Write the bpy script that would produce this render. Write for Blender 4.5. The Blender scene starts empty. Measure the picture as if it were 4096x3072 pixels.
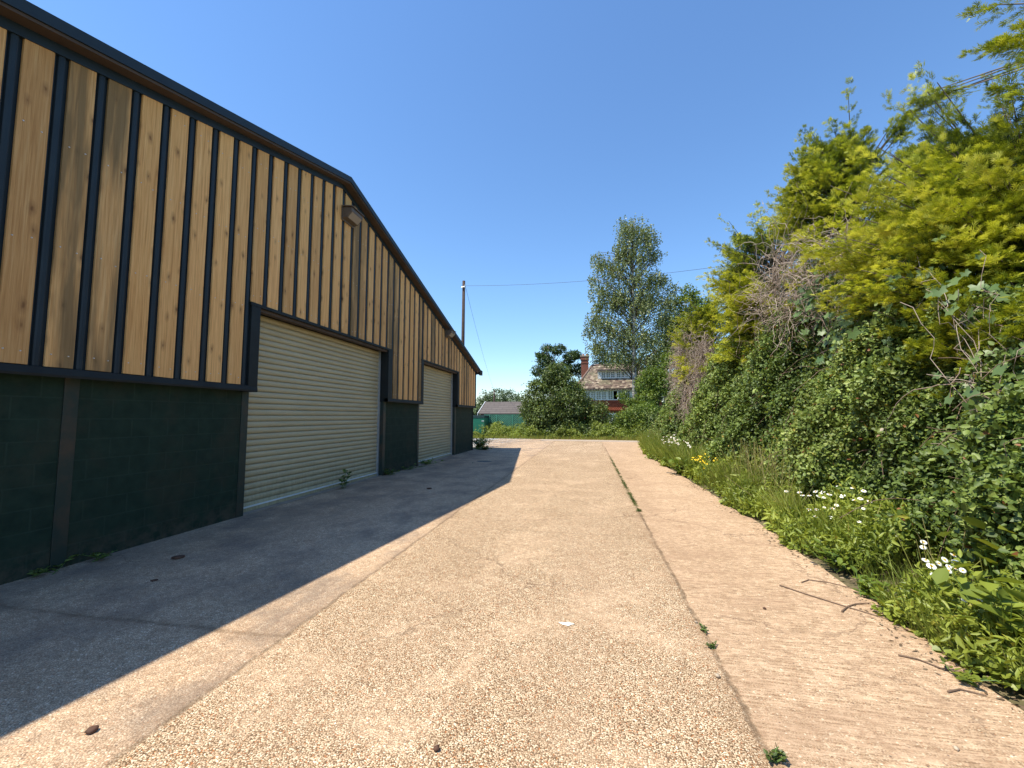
import bpy, math, random
import numpy as np
from mathutils import Vector, Matrix
S = bpy.context.scene
COL = S.collection
rng = np.random.default_rng(7)
random.seed(7)

# ---------------------------------------------------------------- camera, sky, sun, exposure
FPX = 420.0; CZ = 1.6
PITCH = math.radians(4.4383); YAW = math.radians(10.2926)
cam = bpy.data.cameras.new('camera'); cam.sensor_width = 36; cam.lens = 36 * FPX / 1024
cam.clip_end = 3000; cam.clip_start = .05
co = bpy.data.objects.new('camera', cam); COL.objects.link(co)
co.location = (0, 0, CZ); co.rotation_euler = (math.pi / 2 + PITCH, 0, YAW)
S.camera = co
SUN_TRAVEL = Vector((.47, .28, -1)).normalized()
el = math.asin(-SUN_TRAVEL.z); az = math.atan2(-SUN_TRAVEL.x, -SUN_TRAVEL.y)
w = bpy.data.worlds.new('World'); S.world = w; w.use_nodes = True
nt = w.node_tree; nt.nodes.clear()
sky = nt.nodes.new('ShaderNodeTexSky'); sky.sky_type = 'NISHITA'; sky.sun_disc = False
sky.sun_elevation = el; sky.sun_rotation = az % (2 * math.pi); sky.air_density = 1.3; sky.dust_density = 0; sky.ozone_density = 9
bg = nt.nodes.new('ShaderNodeBackground'); bg.inputs[1].default_value = .148
hs = nt.nodes.new('ShaderNodeHueSaturation'); hs.inputs['Saturation'].default_value = 1.03; hs.inputs['Value'].default_value = 1.0
wo = nt.nodes.new('ShaderNodeOutputWorld'); nt.links.new(sky.outputs[0], hs.inputs['Color']); nt.links.new(hs.outputs[0], bg.inputs[0]); nt.links.new(bg.outputs[0], wo.inputs[0])
sl = bpy.data.lights.new('sun', 'SUN'); sl.energy = 4.6; sl.angle = math.radians(.53); sl.color = (1, .94, .78)
so = bpy.data.objects.new('sun', sl); COL.objects.link(so); so.rotation_euler = SUN_TRAVEL.to_track_quat('-Z', 'Y').to_euler(); so.location = (-20, -12, 40)
vs = S.view_settings; vs.view_transform = 'Standard'; vs.look = 'None'; vs.gamma = 1; vs.exposure = .56
S.cycles.max_bounces = 6; S.cycles.transparent_max_bounces = 6

# ---------------------------------------------------------------- placing helpers
_a, _p = YAW, PITCH
FW = np.array([-math.sin(_a) * math.cos(_p), math.cos(_a) * math.cos(_p), math.sin(_p)])
RT = np.array([math.cos(_a), math.sin(_a), 0.]); UP = np.cross(RT, FW)
K = 1024 / 2212
def at(dx, dy, Y):
    r = RT * (dx * K - 512) / FPX + UP * (384 - dy * K) / FPX + FW
    s = Y / r[1]; return np.array([0, 0, CZ]) + r * s
def edge(y): return np.interp(y, [-4, 3, 5.7, 12.4, 18, 22, 27.7, 30, 34], [2.35, 2.33, 2.47, 2.49, 2.3, 2.6, 3.4, 3.9, 4.6])
def htop(y): return np.interp(y, [-2, 3, 5, 7, 9, 12, 16, 20, 22, 25, 29], [2.9, 2.9, 2.9, 3.2, 4.0, 4.2, 3.7, 3.1, 2.6, 1.9, 1.1])
def mound(x, y):
    d = x - edge(y)
    return np.interp(d, [0, .12, .5, .95, 1.3, 1.6, 2.1, 2.6], [0, .06, .22, .42, .75, 2.0, 3.6, 4.4]) * np.where(d > 1.0, np.minimum(1, htop(y) / 4), 1)
def hit(px, py, lift):          # 4096-wide photo pixel -> point above the verge
    r = RT * (px / 4 - 512) / FPX + UP * (384 - py / 4) / FPX + FW
    for s in np.arange(1.5, 40, .02):
        q = np.array([0, 0, CZ]) + r * s
        if q[2] < mound(q[0], q[1]) + lift and q[0] > edge(q[1]) - .05: return q
    return q

# ---------------------------------------------------------------- mesh helpers
def mesh_obj(name, V, F, mat, parent=None, smooth=False, attrs=None, loc=None):
    """V (n,3) world coords, F list of (m,k) int arrays"""
    V = np.asarray(V, dtype=np.float32)
    if isinstance(F, np.ndarray): F = [F]
    me = bpy.data.meshes.new(name)
    off = np.zeros(3)
    if parent is not None: off = np.array(world_loc(parent))
    elif loc is not None: off = np.array(loc)
    V = V - off.astype(np.float32)
    me.vertices.add(len(V)); me.vertices.foreach_set('co', V.ravel())
    idx = np.concatenate([np.asarray(f).ravel() for f in F]).astype(np.int32)
    sizes = np.concatenate([np.full(len(f), np.asarray(f).shape[1]) for f in F]).astype(np.int32)
    me.loops.add(len(idx)); me.loops.foreach_set('vertex_index', idx)
    me.polygons.add(len(sizes)); st = np.concatenate([[0], np.cumsum(sizes)[:-1]]).astype(np.int32)
    me.polygons.foreach_set('loop_start', st); me.polygons.foreach_set('loop_total', sizes)
    if smooth: me.polygons.foreach_set('use_smooth', np.ones(len(sizes), dtype=bool))
    me.update(calc_edges=True); me.validate()
    if attrs:
        for k, v in attrs.items():
            a = me.attributes.new(k, 'FLOAT', 'POINT'); a.data.foreach_set('value', np.asarray(v, dtype=np.float32))
    if mat is not None: me.materials.append(mat)
    o = bpy.data.objects.new(name, me); COL.objects.link(o)
    if parent is not None: o.parent = parent
    elif loc is not None: o.location = loc
    return o
def world_loc(o):
    v = Vector(o.location)
    while o.parent: o = o.parent; v += o.location
    return v
def tag(o, label=None, cat=None, group=None, kind=None):
    if label: o['label'] = label
    if cat: o['category'] = cat
    if group: o['group'] = group
    if kind: o['kind'] = kind
    return o
def thing(name, loc, label, cat, group=None):
    o = bpy.data.objects.new(name, None); COL.objects.link(o); o.location = loc; o.empty_display_size = .2
    return tag(o, label, cat, group)
def copy_tree(o, parent=None):
    c = o.copy(); COL.objects.link(c)
    if parent: c.parent = parent
    for ch in [x for x in bpy.data.objects if x.parent == o]: copy_tree(ch, c)
    return c
class MB:
    def __init__(s): s.V = []; s.F = []; s.n = 0
    def add(s, V, F):
        V = np.asarray(V, float); s.V.append(V)
        for f in F: s.F.append([i + s.n for i in f])
        s.n += len(V); return s
    def box(s, x0, x1, y0, y1, z0, z1):
        V = [(x, y, z) for x in (x0, x1) for y in (y0, y1) for z in (z0, z1)]
        return s.add(V, [(0, 1, 3, 2), (4, 6, 7, 5), (0, 4, 5, 1), (2, 3, 7, 6), (0, 2, 6, 4), (1, 5, 7, 3)])
    def prism_x(s, poly, x0, x1):    # poly in (y,z) counter-clockwise seen from +x
        n = len(poly); V = [(x0, y, z) for y, z in poly] + [(x1, y, z) for y, z in poly]
        F = [tuple(range(n))[::-1], tuple(range(n, 2 * n))] + [(i, (i + 1) % n, n + (i + 1) % n, n + i) for i in range(n)]
        return s.add(V, F)
    def prism_y(s, poly, y0, y1):    # poly in (x,z)
        n = len(poly); V = [(x, y0, z) for x, z in poly] + [(x, y1, z) for x, z in poly]
        F = [tuple(range(n)), tuple(range(n, 2 * n))[::-1]] + [(i, n + i, n + (i + 1) % n, (i + 1) % n) for i in range(n)]
        return s.add(V, F)
    def tube(s, pts, rad, k=8):
        pts = [np.array(p, float) for p in pts]; V = []; m = len(pts)
        rad = [rad] * m if np.isscalar(rad) else rad
        for i, p in enumerate(pts):
            t = pts[min(i + 1, m - 1)] - pts[max(i - 1, 0)]; t /= np.linalg.norm(t)
            a = np.cross(t, (0, 0, 1) if abs(t[2]) < .9 else (1, 0, 0)); a /= np.linalg.norm(a); b = np.cross(t, a)
            for j in range(k):
                q = 2 * math.pi * j / k; V.append(p + rad[i] * (a * math.cos(q) + b * math.sin(q)))
        F = [(i * k + j, i * k + (j + 1) % k, (i + 1) * k + (j + 1) % k, (i + 1) * k + j) for i in range(m - 1) for j in range(k)]
        F += [tuple(range(k))[::-1], tuple(range((m - 1) * k, m * k))]
        return s.add(V, F)
    def build(s, name, mat, parent=None, smooth=False, bevel=0, loc=None):
        V = np.concatenate(s.V); off = np.zeros(3)
        if parent is not None: off = np.array(world_loc(parent))
        elif loc is not None: off = np.array(loc)
        me = bpy.data.meshes.new(name); me.from_pydata((V - off).tolist(), [], s.F); me.update()
        if smooth: me.polygons.foreach_set('use_smooth', [True] * len(me.polygons))
        me.materials.append(mat)
        o = bpy.data.objects.new(name, me); COL.objects.link(o)
        if parent is not None: o.parent = parent
        elif loc is not None: o.location = loc
        if bevel:
            b = o.modifiers.new('bevel', 'BEVEL'); b.width = bevel; b.segments = 2; b.limit_method = 'ANGLE'
        return o
def norm(v): return v / np.maximum(1e-9, np.linalg.norm(v, axis=-1, keepdims=True))
LEAF = (np.array([(0, 0, 0), (.26, .3, .06), (.2, .7, .03), (0, 1, -.1), (-.2, .7, .03), (-.26, .3, .06)]), [np.array([(0, 1, 2, 3), (0, 3, 4, 5)])])
ROUND = (np.array([(0, 0, 0), (.42, .12, .05), (.5, .55, .02), (0, .95, -.08), (-.5, .55, .02), (-.42, .12, .05)]), [np.array([(0, 1, 2, 3), (0, 3, 4, 5)])])
OVAL = (np.array([(0, 0, 0), (.34, .28, .07), (.27, .66, .04), (0, 1.05, -.12), (-.27, .66, .04), (-.34, .28, .07)]), [np.array([(0, 1, 2, 3), (0, 3, 4, 5)])])
def palm():          # lobed vine leaf
    pts = []; n = 15
    for i in range(n):
        a = -2.6 + 5.2 * i / (n - 1); r = .5 + .12 * math.cos(a * 5.5)
        pts.append((r * math.sin(a), .42 + r * math.cos(a), .05 * math.cos(a * 2)))
    V = [(0, .35, 0)] + pts; F = np.array([(0, i + 1, i + 2) for i in range(n - 1)])
    return np.array(V), [F[:, ::-1]]
PALM = palm()
BLADE = (np.array([(-.013, 0, 0), (.013, 0, 0), (.011, .5, .06), (-.011, .5, .06), (0, 1, .3)]), [np.array([(0, 1, 2, 3)]), np.array([(3, 2, 4)])])
def frond():
    V = []; F = []
    def quad(a, b, wd):
        a = np.array(a); b = np.array(b); d = b - a; p = np.array([-d[1], d[0]]); p = p / np.linalg.norm(p) * wd
        m = a + d * .45; i = len(V)
        for q, z in ((a, 0), (m + p, .03), (b, -.02), (m - p, .03)): V.append((q[0], q[1], z))
        F.append((i, i + 3, i + 2, i + 1))
    quad((0, 0), (0, 1), .035)
    for j, t in enumerate(np.linspace(.05, .9, 12)):
        s = 1 if j % 2 else -1; L = .46 * (1.05 - t) + .12
        quad((0, t), (s * L * .58, t + L * .82), .042)
    return np.array(V), [np.array(F)]
def sprig():
    V = []; F = []
    for (a, b, wd) in (((0, 0), (0, 1.1), .06), ((0, .05), (-.42, .66), .055), ((0, .2), (.42, .8), .055), ((0, .42), (-.3, .98), .05), ((0, .55), (.26, 1.06), .045)):
        a = np.array(a, float); b = np.array(b, float); d = b - a; p = np.array([-d[1], d[0]]); p = p / np.linalg.norm(p) * wd
        m = a + d * .5; i = len(V)
        for q, z in ((a, 0), (m + p, .04), (b, -.03), (m - p, .04)): V.append((q[0], q[1], z))
        F.append((i, i + 3, i + 2, i + 1))
    return np.array(V), [np.array(F)]
SPRIG = sprig()
FROND = frond()
def scatter(P, D, N, size, tmpl, tone, grow=0.):
    """instances of a leaf template as raw arrays; tone per leaf (+grow along the leaf)"""
    TV, TF = tmpl; D = norm(D); X = norm(np.cross(D, N)); N2 = np.cross(X, D)
    size = np.broadcast_to(np.asarray(size, float), (len(P),))
    V = P[:, None, :] + size[:, None, None] * (TV[None, :, 0:1] * X[:, None, :] + TV[None, :, 1:2] * D[:, None, :] + TV[None, :, 2:3] * N2[:, None, :])
    n = len(TV); base = (np.arange(len(P)) * n)[:, None, None]
    F = [(f[None] + base).reshape(-1, f.shape[1]) for f in TF]
    T = np.asarray(tone)[:, None] + grow * TV[None, :, 1]
    return V.reshape(-1, 3), F, T.ravel()
def merge(parts):
    V = []; F = {}; T = []; n = 0
    for v, f, t in parts:
        for q in f: F.setdefault(q.shape[1], []).append(q + n)
        V.append(v); T.append(t); n += len(v)
    return np.concatenate(V), [np.concatenate(x) for x in F.values()], np.concatenate(T)
def leafobj(name, parts, mat, parent=None, loc=None, shapes=None):
    V, F, T = merge(parts); return mesh_obj(name, V, F, mat, parent, attrs={'tone': np.clip(T, 0, 1)}, loc=loc)
def tubes(Pts, R, k=3):          # Pts (n,m,3), R (n,m) -> thin tubes
    n, m, _ = Pts.shape; T = norm(np.gradient(Pts, axis=1)); A = norm(np.cross(T, np.array([.3, .2, .93]))); B = np.cross(T, A)
    q = 2 * np.pi * np.arange(k) / k
    V = Pts[:, :, None] + R[:, :, None, None] * (A[:, :, None] * np.cos(q)[None, None, :, None] + B[:, :, None] * np.sin(q)[None, None, :, None])
    i, j = np.meshgrid(np.arange(m - 1), np.arange(k), indexing='ij')
    f = np.stack([i * k + j, i * k + (j + 1) % k, (i + 1) * k + (j + 1) % k, (i + 1) * k + j], -1).reshape(-1, 4)
    F = (f[None] + (np.arange(n) * m * k)[:, None, None]).reshape(-1, 4)
    return V.reshape(-1, 3), [F], np.repeat(rng.random(n), m * k)
def rnd(n, s=1.): return rng.normal(0, s, (n, 3))

# ---------------------------------------------------------------- materials
def newmat(name):
    m = bpy.data.materials.new(name); m.use_nodes = True; t = m.node_tree; b = t.nodes['Principled BSDF']
    return m, t, b
def N(t, typ, **kw):
    n = t.nodes.new(typ)
    for k, v in kw.items():
        if k.startswith('i_'): n.inputs[k[2:]].default_value = v
        elif k.startswith('n_'): n.inputs[int(k[2:])].default_value = v
        else: setattr(n, k, v)
    return n
def ramp(t, stops, src=None, interp='LINEAR'):
    r = t.nodes.new('ShaderNodeValToRGB'); r.color_ramp.interpolation = interp; e = r.color_ramp.elements
    while len(e) > len(stops): e.remove(e[-1])
    while len(e) < len(stops): e.new(.5)
    for i, (p, c) in enumerate(stops):
        e[i].position = p; c = (c, c, c) if np.isscalar(c) else c; e[i].color = (*c, 1)
    if src is not None: t.links.new(src, r.inputs[0])
    return r
def mathn(t, op, a, b=None, c=None):
    n = t.nodes.new('ShaderNodeMath'); n.operation = op
    for i, v in enumerate((a, b, c)):
        if v is None: continue
        if hasattr(v, 'is_output'): t.links.new(v, n.inputs[i])
        else: n.inputs[i].default_value = v
    return n.outputs[0]
def mixc(t, f, a, b, typ='MIX'):
    n = t.nodes.new('ShaderNodeMix'); n.data_type = 'RGBA'; n.blend_type = typ
    for i, v in ((0, f), (6, a), (7, b)):
        if hasattr(v, 'is_output'): t.links.new(v, n.inputs[i])
        elif i == 0: n.inputs[0].default_value = v
        else: n.inputs[i].default_value = (*v, 1)
    return n.outputs[2]
def coords(t, scale=(1, 1, 1), loc=(0, 0, 0), rot=(0, 0, 0), world=True):
    g = t.nodes.new('ShaderNodeNewGeometry') if world else t.nodes.new('ShaderNodeTexCoord')
    m = t.nodes.new('ShaderNodeMapping'); m.inputs['Scale'].default_value = scale; m.inputs['Location'].default_value = loc; m.inputs['Rotation'].default_value = rot
    t.links.new(g.outputs['Position'] if world else g.outputs['Object'], m.inputs[0]); return m.outputs[0]
def noise(t, vec, scale, detail=4, rough=.55, dist=0):
    n = N(t, 'ShaderNodeTexNoise'); n.inputs['Scale'].default_value = scale; n.inputs['Detail'].default_value = detail
    n.inputs['Roughness'].default_value = rough; n.inputs['Distortion'].default_value = dist; t.links.new(vec, n.inputs['Vector']); return n.outputs[0]
def bump(t, b, h, strength=.3, dist=.01):
    n = t.nodes.new('ShaderNodeBump'); n.inputs['Strength'].default_value = strength; n.inputs['Distance'].default_value = dist
    t.links.new(h, n.inputs['Height']); t.links.new(n.outputs[0], b.inputs['Normal']); return n
def plain(name, c, rough=.6, metal=0, var=.15, scale=6, bmp=0, spec=.5):
    m, t, b = newmat(name); v = coords(t)
    n = noise(t, v, scale, 6, .6)
    r = ramp(t, [(.3, tuple(x * (1 - var) for x in c)), (.7, tuple(min(1, x * (1 + var)) for x in c))], n)
    t.links.new(r.outputs[0], b.inputs['Base Color']); b.inputs['Roughness'].default_value = rough; b.inputs['Metallic'].default_value = metal
    b.inputs['Specular IOR Level'].default_value = spec
    if bmp: bump(t, b, noise(t, v, scale * 12, 4), bmp, .005)
    return m
def leafmat(name, stops, rough=.5, trans=.28, hue=.12, spec=.4, tint=(1.25, 1.15, .6)):
    m, t, b = newmat(name)
    a = N(t, 'ShaderNodeAttribute', attribute_name='tone'); r = ramp(t, stops, a.outputs['Fac'])
    nz = noise(t, coords(t), 1.1, 3)
    mul = ramp(t, [(.3, 1 - hue * 1.6), (.7, 1 + hue * 1.2)], nz)
    c = mixc(t, 1., r.outputs[0], mul.outputs[0], 'MULTIPLY')
    t.links.new(c, b.inputs['Base Color']); b.inputs['Roughness'].default_value = rough; b.inputs['Specular IOR Level'].default_value = spec
    tr = t.nodes.new('ShaderNodeBsdfTranslucent'); c2 = mixc(t, 1., c, tint, 'MULTIPLY'); t.links.new(c2, tr.inputs[0])
    mx = t.nodes.new('ShaderNodeMixShader'); mx.inputs[0].default_value = trans
    t.links.new(b.outputs[0], mx.inputs[1]); t.links.new(tr.outputs[0], mx.inputs[2]); t.links.new(mx.outputs[0], t.nodes['Material Output'].inputs[0])
    return m
M = {}
# weathered concrete slabs with exposed aggregate, joints and broom marks
def concrete():
    m, t, b = newmat('concrete'); P = coords(t)
    sep = t.nodes.new('ShaderNodeSeparateXYZ'); t.links.new(P, sep.inputs[0]); X, Y = sep.outputs[0], sep.outputs[1]
    wob = noise(t, coords(t, (1, 1, 0)), 2.2, 6, .65); wob2 = noise(t, coords(t, (1, 1, 0), (9, 4, 0)), 12, 4, .7)
    wx = mathn(t, 'ADD', mathn(t, 'MULTIPLY', mathn(t, 'SUBTRACT', wob, .5), .10), mathn(t, 'MULTIPLY', mathn(t, 'SUBTRACT', wob2, .5), .05))
    Xw = mathn(t, 'ADD', X, wx); Yw = mathn(t, 'ADD', Y, wx)
    def line(c, pos, half, soft):
        d = mathn(t, 'ABSOLUTE', mathn(t, 'SUBTRACT', c, pos)); n = N(t, 'ShaderNodeMapRange'); n.inputs[1].default_value = half; n.inputs[2].default_value = half + soft
        n.inputs[3].default_value = 1; n.inputs[4].default_value = 0; t.links.new(d, n.inputs[0]); return n.outputs[0]
    def step(c, pos, soft=.03):
        n = N(t, 'ShaderNodeMapRange'); n.inputs[1].default_value = pos - soft; n.inputs[2].default_value = pos + soft; t.links.new(c, n.inputs[0]); return n.outputs[0]
    def mul(*a):
        r = a[0]
        for q in a[1:]: r = mathn(t, 'MULTIPLY', r, q)
        return r
    inv = lambda a: mathn(t, 'SUBTRACT', 1., a)
    right = step(Xw, .82); left = inv(step(Xw, -2.2)); mid = mul(inv(right), inv(left))
    mx = lambda a, b_: mathn(t, 'MAXIMUM', a, b_)
    patch = ramp(t, [(.38, .15), (.62, 1)], noise(t, coords(t, (1, 1, 0)), 1.6, 3, .6)).outputs[0]
    jr = mul(line(Xw, .82, .008, .018), inv(step(Yw, 22.5)))
    jl = line(Xw, -2.2, .006, .022)
    jt = mul(left, line(Yw, 2.85, .006, .03))
    for y in (10.0, 15.0, 19.6): jt = mx(jt, mul(left, line(Yw, y, .008, .02)))
    for y in (5.98, 9.2, 12.3, 15.4, 18.5, 21.6, 24.9): jt = mx(jt, mul(mid, line(Yw, y, .003, .02), .75))
    for y in (4.4, 7.6, 10.7, 16.0, 20.8, 24.4): jt = mx(jt, mul(right, line(Yw, y, .002, .02), .35))
    crumb = ramp(t, [(.36, .25), (.58, 1)], noise(t, coords(t, (1, 1, 0), (2, 7, 0)), 7, 5, .7)).outputs[0]
    joint = mul(mx(mx(jr, mul(jl, .8)), mul(jt, .7)), crumb)
    # dirt banks beside the joints
    dirt = mul(mx(mx(mx(line(Xw, .80, .0, .13), mul(line(Xw, .98, .05, .38), .45)), mul(line(Xw, -2.24, 0, .09), .6)), mul(left, line(Yw, 2.85, 0, .13), .6)), patch)
    # stones
    vo = N(t, 'ShaderNodeTexVoronoi'); vo.inputs['Scale'].default_value = 125; vo.voronoi_dimensions = '2D'; vo.inputs['Randomness'].default_value = 1; t.links.new(P, vo.inputs['Vector'])
    vr = t.nodes.new('ShaderNodeSeparateColor'); t.links.new(vo.outputs['Color'], vr.inputs[0])
    stone = ramp(t, [(0, (.12, .085, .06)), (.07, (.34, .225, .15)), (.32, (.50, .37, .25)), (.62, (.64, .50, .36)), (.86, (.78, .67, .52)), (.955, (.90, .84, .70)), (.965, (.42, .13, .05)), (1, (.5, .22, .08))], vr.outputs[0])
    vs_ = N(t, 'ShaderNodeTexVoronoi'); vs_.inputs['Scale'].default_value = 55; vs_.voronoi_dimensions = '2D'; t.links.new(P, vs_.inputs['Vector'])
    vr2 = t.nodes.new('ShaderNodeSeparateColor'); t.links.new(vs_.outputs['Color'], vr2.inputs[0])
    big = mul(inv(step(vs_.outputs['Distance'], .28, .06)), step(vr2.outputs[0], .93, .01))
    bigc = ramp(t, [(0, (.10, .09, .09)), (.35, (.30, .2, .14)), (.4, (.8, .72, .58)), (1, (.88, .82, .7))], vr2.outputs[1], 'LINEAR')
    gap = step(vo.outputs['Distance'], .48, .12)
    stc = mixc(t, mul(gap, .95), stone.outputs[0], (.13, .085, .05))
    # cement film where the surface is unworn
    film = noise(t, coords(t, (1, 1, 0), (3, 8, 0)), 1.1, 6, .65)
    fl = ramp(t, [(.50, 0), (.62, 1)], film).outputs[0]
    fl = mx(mul(fl, .4), mul(left, .42))
    broom = noise(t, coords(t, (5, 60, 1), (0, 0, 0), (0, 0, .07)), 1.0, 5, .7)
    fl = mx(mul(fl, inv(right)), mul(right, ramp(t, [(.36, .25), (.56, .85)], broom).outputs[0]))
    cem = ramp(t, [(.3, (.50, .375, .27)), (.7, (.63, .49, .37))], noise(t, P, 30, 5, .7))
    col = mixc(t, fl, stc, cem.outputs[0])
    col = mixc(t, mul(big, .9), col, bigc.outputs[0])
    br = ramp(t, [(.35, (.74, .71, .66)), (.6, (1.02, 1.01, 1))], broom).outputs[0]
    col = mixc(t, right, col, mixc(t, 1., col, br, 'MULTIPLY'))
    # broad staining
    st = ramp(t, [(.3, (.88, .855, .82)), (.65, (1.05, 1.04, 1.03))], noise(t, coords(t, (.9, .35, 0)), .9, 5, .6)).outputs[0]
    col = mixc(t, 1., col, st, 'MULTIPLY')
    v6 = N(t, 'ShaderNodeTexVoronoi'); v6.inputs['Scale'].default_value = 30; v6.voronoi_dimensions = '2D'; t.links.new(P, v6.inputs['Vector'])
    s6 = t.nodes.new('ShaderNodeSeparateColor'); t.links.new(v6.outputs['Color'], s6.inputs[0]); col = mixc(t, 1., col, ramp(t, [(0, (.84, .82, .79)), (1, (1.13, 1.13, 1.12))], s6.outputs[0]).outputs[0], 'MULTIPLY')
    cv = N(t, 'ShaderNodeTexVoronoi'); cv.feature = 'DISTANCE_TO_EDGE'; cv.voronoi_dimensions = '2D'; cv.inputs['Scale'].default_value = .42
    cw = t.nodes.new('ShaderNodeCombineXYZ'); t.links.new(mathn(t, 'ADD', X, mathn(t, 'MULTIPLY', wob, .9)), cw.inputs[0]); t.links.new(mathn(t, 'ADD', Y, mathn(t, 'MULTIPLY', wob2, .35)), cw.inputs[1]); t.links.new(cw.outputs[0], cv.inputs['Vector'])
    crack = mul(ramp(t, [(.0, 1), (.0035, .7), (.008, 0)], cv.outputs['Distance']).outputs[0], ramp(t, [(.48, 0), (.56, .8)], noise(t, coords(t, (1, 1, 0), (4, 1, 0)), .55, 3)).outputs[0])
    col = mixc(t, crack, col, (.16, .11, .075))
    strk = mul(right, ramp(t, [(.5, 0), (.66, .6)], noise(t, coords(t, (.8, 2.6, 0), (2, 5, 0)), 1.1, 6, .7)).outputs[0])
    col = mixc(t, strk, col, (.33, .225, .15))
    spot = ramp(t, [(.70, 0), (.76, .5)], noise(t, coords(t, (1, 1, 0), (11, 3, 0)), 2.4, 5, .6)).outputs[0]
    col = mixc(t, spot, col, (.24, .18, .135))
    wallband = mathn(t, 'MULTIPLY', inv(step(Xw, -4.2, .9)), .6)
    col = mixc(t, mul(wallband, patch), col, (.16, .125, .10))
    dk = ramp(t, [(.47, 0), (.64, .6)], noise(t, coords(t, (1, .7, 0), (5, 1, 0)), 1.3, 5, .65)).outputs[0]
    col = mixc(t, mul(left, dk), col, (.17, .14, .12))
    col = mixc(t, mul(dirt, .62), col, (.25, .165, .105))
    trk = mul(mx(line(Xw, -1.45, .1, .45), line(Xw, .05, .1, .45)), ramp(t, [(.35, 0), (.7, .32)], noise(t, coords(t, (1, .25, 0), (7, 3, 0)), 1.5, 4)).outputs[0])
    col = mixc(t, trk, col, (.36, .26, .18))
    col = mixc(t, mul(joint, .72), col, (.11, .078, .05))
    moss = mul(line(Xw, .82, .015, .05), step(Yw, 7.5, .5), inv(step(Yw, 17.5, .5)), ramp(t, [(.45, 0), (.55, 1)], noise(t, P, 9, 4)).outputs[0])
    col = mixc(t, moss, col, (.09, .10, .03))
    col = mixc(t, 1., col, mixc(t, mid, (1.09, 1.01, .94), (1.08, 1.01, .93)), 'MULTIPLY')
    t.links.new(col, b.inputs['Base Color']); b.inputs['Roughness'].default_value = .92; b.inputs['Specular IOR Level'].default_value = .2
    hgt = mathn(t, 'SUBTRACT', mathn(t, 'ADD', mathn(t, 'MULTIPLY', vo.outputs['Distance'], mathn(t, 'SUBTRACT', fl, 1.)), mathn(t, 'MULTIPLY', broom, mul(right, 1.2))), mathn(t, 'MULTIPLY', joint, 2.))
    bump(t, b, hgt, .55, .006)
    return m
M['concrete'] = concrete()
def wood():
    m, t, b = newmat('pine_boards')
    g = t.nodes.new('ShaderNodeNewGeometry'); isl = g.outputs['Random Per Island']
    sh = t.nodes.new('ShaderNodeCombineXYZ'); t.links.new(mathn(t, 'MULTIPLY', isl, 57.), sh.inputs[1]); t.links.new(mathn(t, 'MULTIPLY', isl, 91.), sh.inputs[2])
    add = t.nodes.new('ShaderNodeVectorMath'); add.operation = 'ADD'; t.links.new(g.outputs['Position'], add.inputs[0]); t.links.new(sh.outputs[0], add.inputs[1])
    def mp(s):
        q = t.nodes.new('ShaderNodeMapping'); q.inputs['Scale'].default_value = s; t.links.new(add.outputs[0], q.inputs[0]); return q.outputs[0]
    grain = noise(t, mp((3, 26, .7)), 1.6, 6, .6, .6); fine = noise(t, mp((5, 160, 3)), 1, 4, .6)
    base = ramp(t, [(.3, (.44, .22, .08)), (.5, (.76, .47, .21)), (.7, (.92, .68, .38))], grain)
    col = mixc(t, .45, base.outputs[0], ramp(t, [(.3, (.46, .25, .10)), (.7, (.90, .62, .32))], fine).outputs[0])
    tone = ramp(t, [(0, (.68, .64, .60)), (.15, (1.05, .98, .88)), (.3, (.80, .80, .80)), (.5, (1.12, 1.08, 1.0)), (.6, (.92, .82, .70)), (.78, (1.15, 1.10, 1.05)), (1, (.9, .84, .74))], isl)
    col = mixc(t, 1., mixc(t, 1., col, (1.06, .96, .82), 'MULTIPLY'), tone.outputs[0], 'MULTIPLY')
    # two-dimensional knots
    vm = t.nodes.new('ShaderNodeSeparateXYZ'); t.links.new(mp((1, 7.1, 3.3)), vm.inputs[0]); cb = t.nodes.new('ShaderNodeCombineXYZ')
    dn = noise(t, mp((1, 12, 8)), 1.5, 2); t.links.new(mathn(t, 'ADD', vm.outputs[1], mathn(t, 'MULTIPLY', dn, .25)), cb.inputs[0]); t.links.new(vm.outputs[2], cb.inputs[1])
    vo = N(t, 'ShaderNodeTexVoronoi'); vo.voronoi_dimensions = '2D'; vo.inputs['Scale'].default_value = 1; t.links.new(cb.outputs[0], vo.inputs['Vector'])
    sc = t.nodes.new('ShaderNodeSeparateColor'); t.links.new(vo.outputs['Color'], sc.inputs[0])
    on = ramp(t, [(.70, 0), (.74, 1)], sc.outputs[0]).outputs[0]
    kn = ramp(t, [(.0, 1), (.07, .95), (.14, .45), (.36, 0)], mathn(t, 'ADD', vo.outputs['Distance'], mathn(t, 'MULTIPLY', sc.outputs[1], .11))).outputs[0]
    col = mixc(t, mathn(t, 'MULTIPLY', mathn(t, 'MULTIPLY', kn, on), .8), col, (.14, .055, .022))
    # grey-green weather stain on some boards
    stn = ramp(t, [(.36, 0), (.56, .8)], noise(t, mp((1, 5, .45)), 1., 4, .6)).outputs[0]
    pick = ramp(t, [(.10, 0), (.12, 1), (.3, 1), (.32, 0), (.56, 0), (.58, .9), (.70, .9), (.72, 0)], isl).outputs[0]
    col = mixc(t, mathn(t, 'MULTIPLY', stn, pick), col, (.15, .105, .05))
    t.links.new(col, b.inputs['Base Color']); b.inputs['Roughness'].default_value = .75; b.inputs['Specular IOR Level'].default_value = .25
    bump(t, b, mathn(t, 'ADD', fine, grain), .25, .003)
    return m
M['wood'] = wood()
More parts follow.
